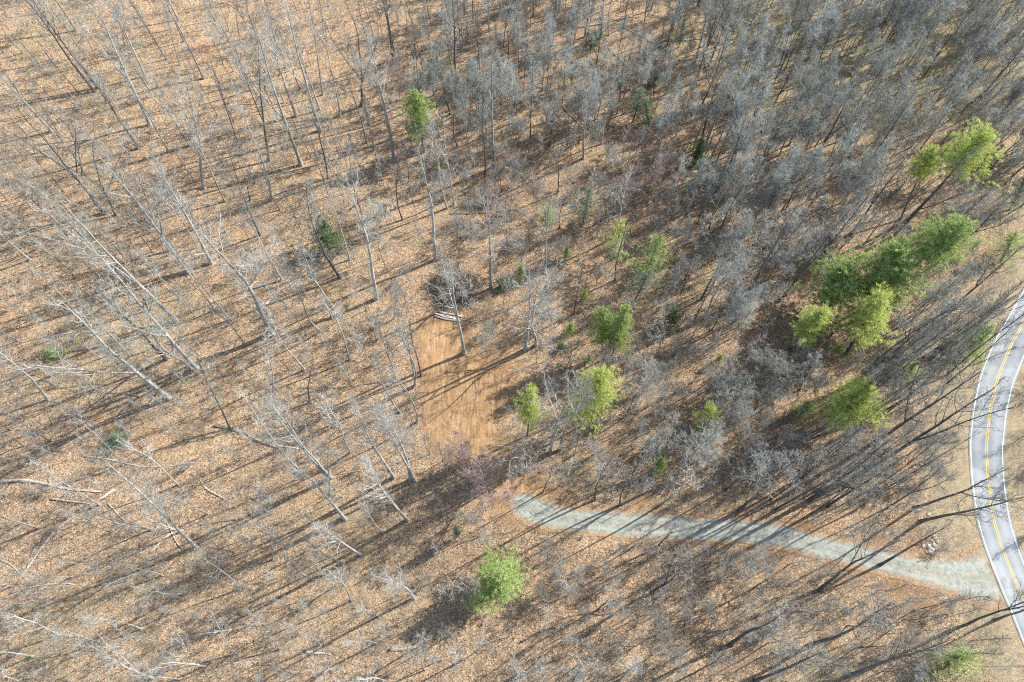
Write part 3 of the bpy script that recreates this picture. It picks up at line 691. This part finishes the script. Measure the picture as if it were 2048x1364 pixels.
for k in range(16):   # the long dark poles leaning toward the road
    bx = 1650 + 17 * k + random.uniform(-8, 8); by = 860 - 9 * k + random.uniform(-40, 40)
    hand('T', bx, by, bx + 190 + random.uniform(-20, 20), by - 150 + random.uniform(-15, 15), 'd', fat=.6)
for k in range(10):
    bx = 1560 + 26 * k + random.uniform(-10, 10); by = 1000 + random.uniform(-40, 30)
    hand('T', bx, by, bx + 150 + random.uniform(-20, 20), by - 105 + random.uniform(-15, 15), 'd', fat=.55)
for bx, by, tx, ty, tn in [(160, 330, 60, 180, 'd'), (360, 130, 320, -10, 'p'), (520, 470, 450, 280, 'd'), (565, 560, 480, 380, 'p'), (250, 90, 215, -40, 'p'), (480, 80, 455, -50, 'p'),
    (560, 150, 535, 0, 'p'), (150, 440, 20, 320, 'p'), (700, 520, 650, 350, 'p'), (740, 250, 705, 90, 'p'), (840, 200, 825, 40, 'd'), (60, 230, -30, 120, 'p'), (430, 620, 330, 480, 'p'), (300, 620, 200, 470, 'd')]:
    hand('T', bx, by, tx, ty, tn, fat=.7)
for bx, by, tx, ty in [(165, 350, 130, 235), (500, 400, 470, 300), (560, 420, 520, 330), (345, 420, 290, 330), (640, 500, 600, 420)]:
    hand('S', bx, by, tx, ty, 'd', fat=.9)

hand('S1', 640, 1290, 575, 1250, 'p', h=17, label='big white spreading oak with twisted limbs at the lower left of centre')
hand('T1', 338, 797, 120, 600, 'p', fat=1.2, label='taller stem of the pair of joined white trunks on the left slope')
hand('T2', 335, 795, 150, 650, 'p', h=22, label='shorter stem of the pair of joined white trunks on the left slope')
hand('T3', 543, 668, 200, 180, 'p', h=33, fat=1.6, label='thickest tall leaning pale tree above the left slope')
hand('R0', 965, 985, 958, 880, 'm', fat=1.15, label='reddish round-crowned tree just below the orange clearing')
hand('R2', 930, 955, 925, 895, 'm', fat=.8, label='smaller reddish tree at the left foot of the orange clearing')
hand('R1', 800, 200, 800, 110, 'm', label='reddish hazy crowned tree left of the upper dark green shrub')
hand('R2', 1255, 420, 1275, 330, 'm', fat=1.2, label='pinkish brown crowned tree above the two bushy greens')
hand('R0', 1300, 410, 1325, 320, 'm', fat=1.1, label='pinkish grey crowned tree right of the other pinkish one')

# ------------------------------------------------------------------ evergreens: base, top, crown width px, kind, label
EV = [
 ('E2',848,305,828,178,72,'pine','tall bright green pine alone among bare trees in the upper middle'),
 ('E0',998,1172,1000,1100,112,'pine','lone bright green pine below the clearing near the bottom'),
 ('E3',1815,440,2000,238,92,'pineb','bright yellow green pine at the far upper right'),
 ('E3',1800,440,1868,290,56,'pineb','thin yellow green pine left of the far upper right pine'),
 ('E3',1765,600,1955,412,112,'pine','large pine behind the right end of the row of pines'),
 ('E0',1725,640,1810,478,130,'pine','largest dense green pine in the row left of the road'),
 ('E1',1650,625,1700,525,110,'pine','mid green pine at the left of the row of big pines'),
 ('E2',1690,710,1765,585,110,'pineb','yellow green pine in front of the largest pine'),
 ('E2',1580,700,1650,618,85,'pineb','pale yellow green pine at the left front of the row'),
 ('E0',1665,860,1745,760,95,'pineb','broad sunlit pine right of the dark round crown'),
 ('G0',1930,705,1978,650,58,'pine','small dark green pine beside the road bend'),
 ('E2',1085,465,1100,412,40,'pineb','small round yellow green pine above the clearing'),
 ('E1',1205,705,1205,615,52,'pine','pale bluish green pine, left one of the twin pines'),
 ('E0',1225,710,1255,608,62,'pine','darker green pine, right one of the twin pines'),
 ('E2',1055,870,1062,778,70,'pineb','yellow green pine half hidden behind the double trunk'),
 ('E1',1165,850,1205,740,92,'pineb','see-through pine behind two bare trees right of the clearing'),
 ('G0',1405,860,1425,808,40,'pineb','small sunlit yellow green pine right of centre'),
 ('G0',1812,752,1830,728,34,'pineb','tiny yellowish pine on the slope left of the road'),
 ('G1',1225,520,1245,440,55,'pineb','thin left bush of the two bushy greens'),
 ('G1',1290,560,1320,470,70,'pine','thin right bush of the two bushy greens'),
 ('G1',1265,245,1285,175,60,'bluish','dim grey green evergreen in the upper right middle'),
 ('G1',1165,450,1180,375,55,'bluish','pale grey green evergreen right of the round yellow pine'),
 ('G0',1390,330,1405,280,40,'pined','dark green evergreen in the upper right hollow'),
 ('G2',865,158,862,120,42,'pined','dark green shrub above the tall upper pine'),
 ('G1',935,175,937,130,36,'bluish','hazy green shrub right of the dark upper shrub'),
 ('G2',655,500,645,445,58,'pined','dark laurel under bare trees left of the brush pile'),
 ('G2',1345,648,1352,620,36,'pined','dark green bush right of the twin pines'),
 ('G0',1318,945,1322,915,30,'pine','small green bush above the middle of the driveway'),
 ('G1',2000,525,2030,460,62,'pine','loose green evergreen near the upper road end'),
 ('G0',108,712,108,690,26,'pine','small green tuft lying on the left slope'),
 ('G0',237,888,232,862,36,'bluish','hazy green tuft on the lower left slope'),
 ('G0',1042,555,1044,530,26,'pine','little green bush right of the brush pile'),
 ('G2',1002,578,1005,556,28,'pined','little dark bush close right of the brush pile'),
 ('G1',1075,120,1078,88,32,'pine','little pale green evergreen by the top edge middle'),
 ('G2',1190,90,1193,62,28,'pined','little dark green bush left of the fallen logs'),
 ('G2',1308,172,1312,142,28,'pined','little dark green bush below the fallen logs'),
 ('G1',1740,360,1765,300,50,'bluish','dim green evergreen left of the thin yellow pine'),
 ('G1',1890,1335,1925,1270,80,'pine','pale green thin evergreen in the lower right corner'),
 ('G1',2020,420,2055,350,60,'bluish','dim evergreen at the right edge below the far pine'),
 ('G0',1600,830,1620,805,36,'pine','small green bush left of the broad sunlit pine'),
 ('G1',1470,500,1495,455,44,'bluish','dim green evergreen at the right of the slope hollow'),
 ('G0',882,340,884,318,14,'pineb','tiny upright green sapling under the tall upper pine'),
 ('G1',1270,600,1300,540,60,'bluish','grey green evergreen above the twin pines'),
 ('G0',915,1075,912,1052,18,'bluish','tiny hazy green bush left of the lone pine'),
 ('G1',1300,265,1280,200,40,'pined','dim dark evergreen beside the upper right middle one'),
]
for key, bx, by, tx, ty, wpx, mt, lab in EV:
    b = at(bx, by); t = above(b, tx, ty); ax = t - b; P = PR[key]
    if ax.z < 1.2: ax = Vector((0, 0, 2))
    hor = math.hypot(ax.x, ax.y); mx = ax.z * .3
    if hor > mx: ax = Vector((ax.x * mx / hor, ax.y * mx / hor, ax.z))
    mxl = 13 if by > 1100 else 27
    if ax.length > mxl: ax *= mxl / ax.length
    dist = (Vector((0, 0, H)) - (b + ax * .6)).length
    wm = wpx * dist / F; rad0 = {'E0': 4.2, 'E1': 4.6, 'E2': 3.9, 'E3': 3.9, 'G0': 2.3, 'G1': 2.6, 'G2': 2.6}[key]
    sx = (.95 if key in ('E2', 'E3') else 1.12) * wm / (2 * rad0); sz = ax.length / P.h
    q = Vector((0, 0, 1)).rotation_difference(ax.normalized()) @ Quaternion((0, 0, 1), random.uniform(0, 6.283))
    nm, cat, grp = KIND[key[0]]
    if key == 'G2': nm, cat = 'laurel_shrub', 'evergreen shrub'
    instance(P, nm, lab, cat, grp, b - Vector((0, 0, .05)), q, sx, sz, {'foliage': M[mt]})
    BASES.append((b.x, b.y, key[0]))

# ------------------------------------------------------------------ the rest of the wood: sampled over the photo's ground
rcp = road_c[::3]
def free(x, y, dmin, fam):
    p = np.array([[x, y]])
    if nearest(p, rcp)[0][0] < (11 if x < rcp[nearest(p, rcp)[1][0]][0] else 8): return False
    if nearest(p, drive_c[::3])[0][0] < 4.0: return False
    if inside(p, clear_p)[0] or nearest(p, clear_p[::3])[0][0] < 1.5: return False
    B = np.array([(a, b) for a, b, _ in BASES])
    return np.hypot(B[:, 0] - x, B[:, 1] - y).min() > dmin
BRUSH = at(908, 575)
EVC = [(.4 * e_[1] + .6 * e_[3], .4 * e_[2] + .6 * e_[4], e_[5] * .5 + 24) for e_ in EV if e_[5] > 50] + [(1060, 1010, 75), (955, 900, 70), (925, 800, 60)]
def fill(fam, n, box, hr, tones, dmin=2.2, fat=1.0):
    c = 0; tries = 0
    while c < n and tries < n * 30:
        tries += 1
        px, py = random.uniform(box[0], box[2]), random.uniform(box[1], box[3]); b = at(px, py)
        if math.hypot(b.x - BRUSH.x, b.y - BRUSH.y) < 7: continue
        if not free(b.x, b.y, dmin, fam): continue
        hh = random.uniform(*hr); qx, qy = proj(b + Vector((0, 0, hh * .7)))
        if fam[0] in 'RCTSU' and any(math.hypot(qx - e_[0], qy - e_[1]) < e_[2] for e_ in EVC): continue
        plant(fam, b, None, hh, random.choice(tones), fat); 
        o = PENDING[-1][0]; c += 1
# dense upper right
fill('C', 165, (1400, -70, 2090, 470), (16, 24), 'ppd', 1.7)
fill('T', 26, (1380, -60, 2080, 470), (19, 27), 'pdd', 2.0)
fill('P', 30, (1380, -40, 2080, 520), (13, 20), 'ddp', 1.6, 1.3)
fill('R', 42, (1480, -40, 2080, 560), (8, 13), 'ppp', 2.0, 1.1)
fill('C', 62, (900, -70, 1430, 330), (13, 20), 'ppd', 2.0)
fill('T', 14, (900, -60, 1420, 400), (17, 25), 'ppd', 2.2)
fill('P', 26, (880, -60, 1420, 480), (11, 18), 'ppd', 1.8, 1.3)
fill('R', 40, (980, 20, 1480, 480), (6, 11), 'pppm', 2.0)
fill('T', 8, (1120, 440, 1900, 780), (15, 22), 'ppd', 2.5)
fill('P', 26, (1080, 440, 1900, 900), (9, 16), 'ppd', 2.0, 1.2)
fill('C', 30, (1340, 420, 1960, 700), (11, 17), 'ppd', 2.2)
fill('R', 46, (1180, 480, 1880, 960), (5, 10), 'ppppdm', 2.0, 1.1)
fill('P', 18, (1120, 860, 1880, 1000), (9, 15), 'pd', 2.0, 1.2)
fill('R', 12, (1500, 860, 1830, 1010), (5, 9), 'ppd', 2.2)
fill('P', 22, (1050, 1100, 1960, 1364), (9, 16), 'pd', 2.2)
fill('R', 8, (1080, 1110, 1900, 1350), (4, 7), 'ptp', 2.2)
# left half
fill('S', 8, (-20, 1000, 900, 1364), (10, 16), 'p', 3.0, .9)
fill('T', 10, (-20, 980, 1000, 1364), (15, 21), 'ppd', 3.0, .7)
fill('S', 5, (1060, 1120, 1900, 1364), (9, 15), 'pd', 3.0, .9)
fill('R', 16, (1060, 1100, 1900, 1364), (4, 8), 'ptp', 2.0)
fill('R', 50, (880, -20, 1500, 480), (4, 8), 'ppdtp', 1.6)
fill('C', 34, (840, -60, 1180, 300), (12, 18), 'ppd', 1.8)
fill('G1', 12, (1150, 60, 1960, 560), (5, 9), 'p', 2.0)
fill('G0', 8, (1080, 480, 1850, 960), (2, 4), 'p', 2.0)
fill('G2', 6, (900, 40, 1900, 900), (1.5, 2.6), 'p', 2.0)
fill('R', 40, (900, 150, 1500, 760), (5, 9), 'ppdtp', 1.8)
fill('B', 80, (860, 300, 1880, 1000), (2, 4), 'ppdtp', 1.3)
fill('U', 110, (-20, -30, 900, 520), (10, 19), 'ppd', 1.6)
fill('U', 60, (-20, 500, 860, 960), (9, 16), 'ppd', 1.8)
fill('U', 38, (-20, 960, 1000, 1364), (8, 14), 'ppd', 2.0)
fill('U', 40, (860, 300, 1500, 960), (9, 15), 'ppd', 1.8)
fill('U', 36, (1050, 1090, 1960, 1364), (8, 14), 'dpd', 1.8)
fill('Y', 130, (0, -20, 900, 560), (6, 13), 'pppdm', 1.4)
fill('Y', 60, (0, 520, 860, 1364), (5, 11), 'pppdm', 1.6)
fill('Y', 90, (860, 250, 1920, 980), (6, 13), 'pppdm', 1.3)
fill('Y', 18, (1050, 1090, 1960, 1364), (5, 11), 'ppd', 1.6)
fill('P', 46, (0, 0, 860, 520), (10, 19), 'ppd', 2.0)
fill('T', 12, (0, -80, 860, 300), (18, 26), 'ppd', 3.0)
fill('P', 28, (0, 520, 830, 960), (7, 15), 'pppd', 2.2)
fill('P', 18, (0, 960, 1000, 1364), (6, 13), 'pppd', 2.4)
fill('R', 12, (380, 200, 860, 760), (4, 7), 'ppt', 2.5)
fill('R', 5, (300, 760, 800, 1300), (3, 6), 'pt', 2.5)
fill('B', 80, (0, 0, 860, 1364), (2, 3.5), 'pptp', 1.8)
fill('B', 60, (860, 350, 1880, 1000), (2.5, 4.5), 'ppdpm', 1.5)
fill('B', 30, (1050, 1090, 1900, 1364), (2, 4), 'ptpd', 1.8)
fill('B', 40, (900, 0, 2040, 400), (3, 5), 'ppd', 1.5)
# beyond the road at the right, and just outside the frame, whose shadows reach in
for (x0, x1, y0, y1, n) in [(92, 118, -5, 60, 16), (118, 150, 20, 120, 26), (60, 150, 150, 175, 16)]:
    for _ in range(n):
        x, y = random.uniform(x0, x1), random.uniform(y0, y1)
        if free(x, y, 3.0, 'T'):
            plant(random.choice('TTCR'), Vector((x, y, gz(x, y))), None, random.uniform(12, 23), random.choice('pd'))
assign_labels()

# ------------------------------------------------------------------ fallen wood
def log(a, b, r, label, mat='dead', bend=.0, stubs=4, name='fallen_log', grp='fallen logs on the forest floor', lift=0.0, taper=.45):
    A, B = at(*a), at(*b); d = (B - A); ln = d.length; s = Vector((-d.y, d.x, 0)).normalized()
    n = 10; pts = []
    for i in range(n + 1):
        t = i / n; p = A.lerp(B, t) + s * (bend * ln * math.sin(math.pi * t) + .02 * ln * math.sin(7 * t + a[0]))
        rr = r * (1 - taper * t); pts.append(((p.x, p.y, gz(p.x, p.y) + rr * .8 + lift), rr))
    o0 = Vector(pts[0][0])
    P = np.array([p for p, _ in pts]) - np.array(o0); Rr = np.array([q for _, q in pts])
    # closed, slightly splintered ends
    P = np.vstack([P[0] - (P[1] - P[0]) * .002, P, P[-1] + (P[-1] - P[-2]) * .002]); Rr = np.r_[.001, Rr, .001]
    o = link(name, mesh_np(name, *tubes([(P, Rr)], 8), M[mat])); o.location = o0
    tag(o, label, 'log', grp)
    if stubs:
        ls = []
        for k in range(stubs):
            i = random.randint(3, 10); dd = np.array([random.gauss(0, 1), random.gauss(0, 1), abs(random.gauss(.5, .5))])
            q, qr, _ = grow(P[i], unit(dd) , ln * random.uniform(.08, .22), r * .3, .012, 5, .12, .0); ls.append((q, qr))
            for _ in range(4):
                j = random.randint(2, 5); q2, r2, _ = grow(q[j], side_dir(unit(dd), .8), ln * .07, .02, .01, 5, .12, 0); ls.append((q2, r2))
        link('branch_stubs', mesh_np('stubs', *tubes(ls, 4), M[mat]), o)
    return o
LOGS = [((227,977),(30,1165),.22,'long curved pale fallen log on the left slope','dead',-.06),
 ((0,964),(200,986),.28,'thick fallen log reaching in from the left edge','dead',.03),
 ((102,1000),(185,1012),.2,'short pale fallen log left of the long curved log','dead',.05),
 ((427,852),(570,902),.16,'thin dark fallen log below the crooked sapling','brushwood',.02),
 ((170,915),(392,928),.12,'long thin white fallen stem below the yellow tuft','dead',-.04),
 ((0,1120),(60,1165),.1,'thin pale stick log at the lower left edge','dead',.05),
 ((365,1095),(330,1035),.16,'broken stem across the base of the leaning tree','dead',.05),
 ((320,1300),(520,1245),.2,'mossy fallen log near the bottom left quarter','dead',.03),
 ((520,620),(610,545),.18,'pale split log beside the thickest leaning tree','dead',.03),
 ((575,580),(600,560),.14,'short log stub right of the pale split log','dead',.0),
 ((1360,82),(1405,78),.25,'short white log at the right of the scatter','dead',.0),
 ((1145,60),(1280,35),.2,'long pale log across the top of the scatter','dead',.02),
 ((1240,50),(1300,85),.16,'pale log slanting in the middle of the scatter','dead',.03),
 ((1310,130),(1350,90),.2,'pale log pointing up right in the scatter','dead',.0),
 ((1325,150),(1345,100),.16,'thin upright lying log in the scatter','dead',.02),
 ((1170,60),(1200,95),.15,'short slanting log at the left of the scatter','dead',.0),
 ((1100,40),(1150,70),.14,'thin pale log left of all the scattered logs','dead',.0),
 ((1440,380),(1492,275),.2,'bright broken log lying in the upper right hollow','dead',.01),
 ((1405,225),(1500,262),.2,'pale log across the hollow below the scatter','dead',.02),
 ((1270,205),(1350,195),.14,'thin pale log above the dim evergreen','dead',.03),
 ((1340,115),(1375,125),.13,'small pale log below the short white log','dead',.0),
 ((1380,240),(1410,205),.15,'short pale log left of the hollow log','dead',.0),
 ((1200,450),(1245,425),.14,'thin log above the left bushy green','dead',.04),
 ((1210,900),(1130,935),.13,'thin fallen stem below the see-through pine','brushwood',.03),
 ((900,430),(985,428),.12,'thin log under the slender trees of the upper middle','brushwood',.03),
 ((1595,735),(1690,700),.12,'thin pale fallen stem under the big pines','dead',.05),
 ((1455,20),(1530,60),.16,'long pale log by the top edge','dead',.02),
 ((1130,140),(1210,150),.15,'pale log under the grey trees left of the dark bush','dead',.04),
 ((1040,1285),(1110,1255),.12,'thin log beside the dark snag at the bottom','brushwood',.04),
 ((780,1300),(830,1294),.26,'short thick white log at the foot of the lower oak','dead',.0),
 ((612,1303),(662,1309),.2,'short white stub log below the big white oak','dead',.0),
 ((700,420),(760,380),.12,'thin fallen stem left of the slender upper trees','brushwood',.05),
 ((455,1000),(400,960),.15,'weathered fallen limb above the leaning tree base','dead',.08),
 ((300,1105),(395,1050),.14,'twisted grey fallen limb beside the leaning tree base','dead',.1),
 ((215,1010),(330,1065),.13,'grey fallen limb under the leaning tree crown','dead',-.08),
 ((20,1190),(150,1172),.15,'pale crooked fallen limb at the lower left','dead',.1),
 ((560,1180),(610,1130),.1,'thin crooked fallen limb above the big white oak','dead',.1),
 ((1500,585),(1560,560),.12,'thin fallen stem at the foot of the thick dark tree','dead',.05),
 ((1530,760),(1650,745),.14,'pale fallen limb under the dark round crown','dead',.08),
 ((1120,210),(1165,260),.14,'thin log at the left of the green hollow','dead',.04),
 ((1460,150),(1400,185),.14,'pale slanting log right of the scatter','dead',.04),
 ((1215,95),(1250,130),.15,'pale slanting log at the lower left of the scatter','dead',.0),
 ((440,1010),(520,965),.12,'thin fallen stem right of the leaning tree base','dead',.05),
]
for a, b, r, lab, mt, bd in LOGS: log(a, b, r, lab, mt, bd, stubs=random.choice((3, 7, 12)))

# cut logs beside the brush pile: three on the ground, two on top
cuts = [((869,633),(925,645),.2,'frontmost cut log of the stack by the brush pile',0),((872,628),(920,639),.18,'middle cut log of the stack by the brush pile',0),
        ((876,623),(924,634),.19,'rearmost cut log of the stack by the brush pile',0),((868,629),(910,640),.15,'upper cut log lying on the stack',.3)]
for a, b, r, lab, lf in cuts:
    o = log(a, b, r, lab, 'dead', 0, 0, 'cut_log', 'cut logs stacked by the brush pile', lf, .2)

# brush pile: heap of cut branches, one lump of debris
def brush_pile():
    c = at(908, 577); ls = []; o = empty('brush_pile', c)
    tag(o, 'dark heap of cut branches and brush above the clearing', 'brush pile')
    big, fine = [], []
    for k in range(520):
        a = random.uniform(0, 6.283); rr = math.sqrt(random.random()); lob = 1 + .2 * math.sin(2 * a + 1) + .13 * math.sin(5 * a); x = 4.7 * lob * rr * math.cos(a); y = 5.0 * lob * rr * math.sin(a); lit_side = x > -1.2
        hz = 2.0 * (1 - rr ** 2) * random.random()
        ang = random.gauss(1.0, .75) if y > 0 else random.gauss(-.25, .6)
        # branches lie round the rim of the heap, tips outward
        d = np.array([math.cos(a + ang), math.sin(a + ang), random.gauss(.06, .16)])
        ln = random.uniform(1.5, 4.0); rad = random.uniform(.02, .065)
        x -= d[0] * ln * .5; y -= d[1] * ln * .5
        z0 = gz(c.x + x, c.y + y) - c.z + .08 + hz
        q, qr, _ = grow(np.array([x, y, z0]), d, ln, rad, .012, 6, .09, 0.0)
        q[:, 2] = np.maximum(q[:, 2], .05)
        (big if (rad > .034 and lit_side) else fine).append((q, qr))  # left rim gets only dark wood: its shade is put into the colour
        for _ in range(5):
            j = random.randint(1, 6); q2, r2, _ = grow(q[j], side_dir(unit(d), .6), ln * .3, .018, .009, 6, .12, .0); q2[:, 2] = np.maximum(q2[:, 2], .05); fine.append((q2, r2))
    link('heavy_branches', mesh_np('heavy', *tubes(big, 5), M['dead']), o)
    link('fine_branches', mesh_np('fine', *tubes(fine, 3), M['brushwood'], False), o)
    # packed debris core
    n = 26; V = []; m = 8
    for i in range(m + 1):
        for j in range(n):
            t = i / m; a = j * 2 * math.pi / n; k = 1 + .1 * math.sin(3 * a + 5 * t) + random.uniform(-.07, .07)
            lob = 1 + .2 * math.sin(2 * a + 1) + .13 * math.sin(5 * a); x, y = 4.0 * lob * t * k * math.cos(a), 4.3 * lob * t * k * math.sin(a)
            V.append((x, y, gz(c.x + x, c.y + y) - c.z + 1.2 * (1 - t ** 2) * (1 + random.uniform(-.25, .25)) - (.1 if i == m else 0)))
    Q = [(i * n + j, i * n + (j + 1) % n, (i + 1) * n + (j + 1) % n, (i + 1) * n + j) for i in range(m) for j in range(n)]
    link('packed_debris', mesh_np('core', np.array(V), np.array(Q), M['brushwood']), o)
brush_pile()

# boulders by the driveway mouth
def boulder(px, py, s, label):
    b = at(px, py); import bmesh
    bm = bmesh.new(); bmesh.ops.create_icosphere(bm, subdivisions=3, radius=1)
    ph = [random.uniform(0, 6) for _ in range(6)]
    for v in bm.verts:
        c = v.co; k = 1 + .18 * math.sin(2.3 * c.x + ph[0]) * math.sin(2.9 * c.y + ph[1]) + .1 * math.sin(5 * c.z + ph[2] + 3 * c.x)
        for ax in range(3):
            c[ax] = max(-.72, min(.78, c[ax] * k))
        v.co = (c.x * s * 1.25, c.y * s, c.z * s * .5)
    me = bpy.data.meshes.new('boulder'); bm.to_mesh(me); bm.free(); me.materials.append(M['stone'])
    o = link('boulder', me); o.location = b + Vector((0, 0, s * .3)); o.rotation_euler = (random.uniform(-.2, .2), random.uniform(-.2, .2), random.uniform(0, 3))
    tag(o, label, 'boulder', 'pale boulders by the driveway mouth')
for px, py, s, lab in [(1860,1102,.8,'largest flat pale boulder at the front of the boulder group'),(1868,1090,.5,'pale boulder just behind the largest one'),(1846,1092,.42,'pale boulder at the left of the boulder group'),
    (1858,1091,.36,'small boulder in the middle of the boulder group'),(1869,1075,.42,'pale boulder at the top of the boulder group'),(1864,1082,.3,'smallest boulder below the top one'),
    (1874,1083,.36,'small boulder at the right of the boulder group'),(1853,1104,.3,'small boulder left of the largest one'),(1880,1100,.25,'tiny boulder at the lower right of the group'),
    (1842,1040,.5,'lone pale boulder above the group under dark limbs'),(1857,1028,.4,'small pale boulder farthest up from the driveway mouth')]:
    boulder(px, py, s * .8, lab)

# ------------------------------------------------------------------ undergrowth: thin stems and dropped twigs nobody could count
def undergrowth(name, n, dens, hr, rad, mat, lean, per, label, cat='undergrowth'):
    ls = []; k = 0
    while k < n:
        px, py = random.uniform(-20, 2068), random.uniform(-40, 1400)
        if random.random() > dens(px, py): k += 1; continue
        b = at(px, py); k += 1
        p = np.array([[b.x, b.y]])
        if nearest(p, rcp)[0][0] < 4.6 or (nearest(p, drive_c[::3])[0][0] < 2.6) or inside(p, clear_p)[0]: continue
        for _ in range(per):
            h_ = random.uniform(*hr); d = np.array([random.gauss(0, lean), random.gauss(0, lean), 1.0 if lean < 2 else abs(random.gauss(0, .25))])
            s = np.array([b.x + random.gauss(0, .5), b.y + random.gauss(0, .5), b.z + (.0 if lean < 2 else .05)])
            q, qr, _ = grow(s, d, h_, rad, rad * .5, 3, .12, .0); ls.append((q, qr))
            for _ in range(3):
                j = random.randint(1, 2); q2, r2, _ = grow(q[j], side_dir(unit(d), .7), h_ * .4, rad * .6, rad * .4, 2, .1, .02); ls.append((q2, r2))
    o = link(name, mesh_np(name, *tubes(ls, 3), M[mat], False)); tag(o, label, cat, kind='stuff')
def dens1(px, py):
    d = .8
    if px > 860: d = .9
    if px > 860 and py > 1100: d = .55
    return d
undergrowth('undergrowth', 15000, dens1, (.9, 3.0), .013, 'twig', .5, 3, 'thin grey leafless undergrowth all over the forest floor')
undergrowth('thicket', 9000, lambda a, b: 1.0 if a > 860 and b < 1000 else .25, (1.5, 4.2), .012, 'twig', .35, 2, 'taller grey thicket of bare stems through the middle of the wood', 'thicket')
undergrowth('fallen_twigs', 14000, lambda a, b: .8, (.6, 2.4), .017, 'dead', 3, 1, 'dropped sticks and twigs scattered over the leaf litter', 'twigs')
undergrowth('tan_brush', 5000, lambda a, b: .6 if a > 300 else .3, (.6, 1.6), .011, 'tan', .5, 4, 'low tan brush between the trunks')
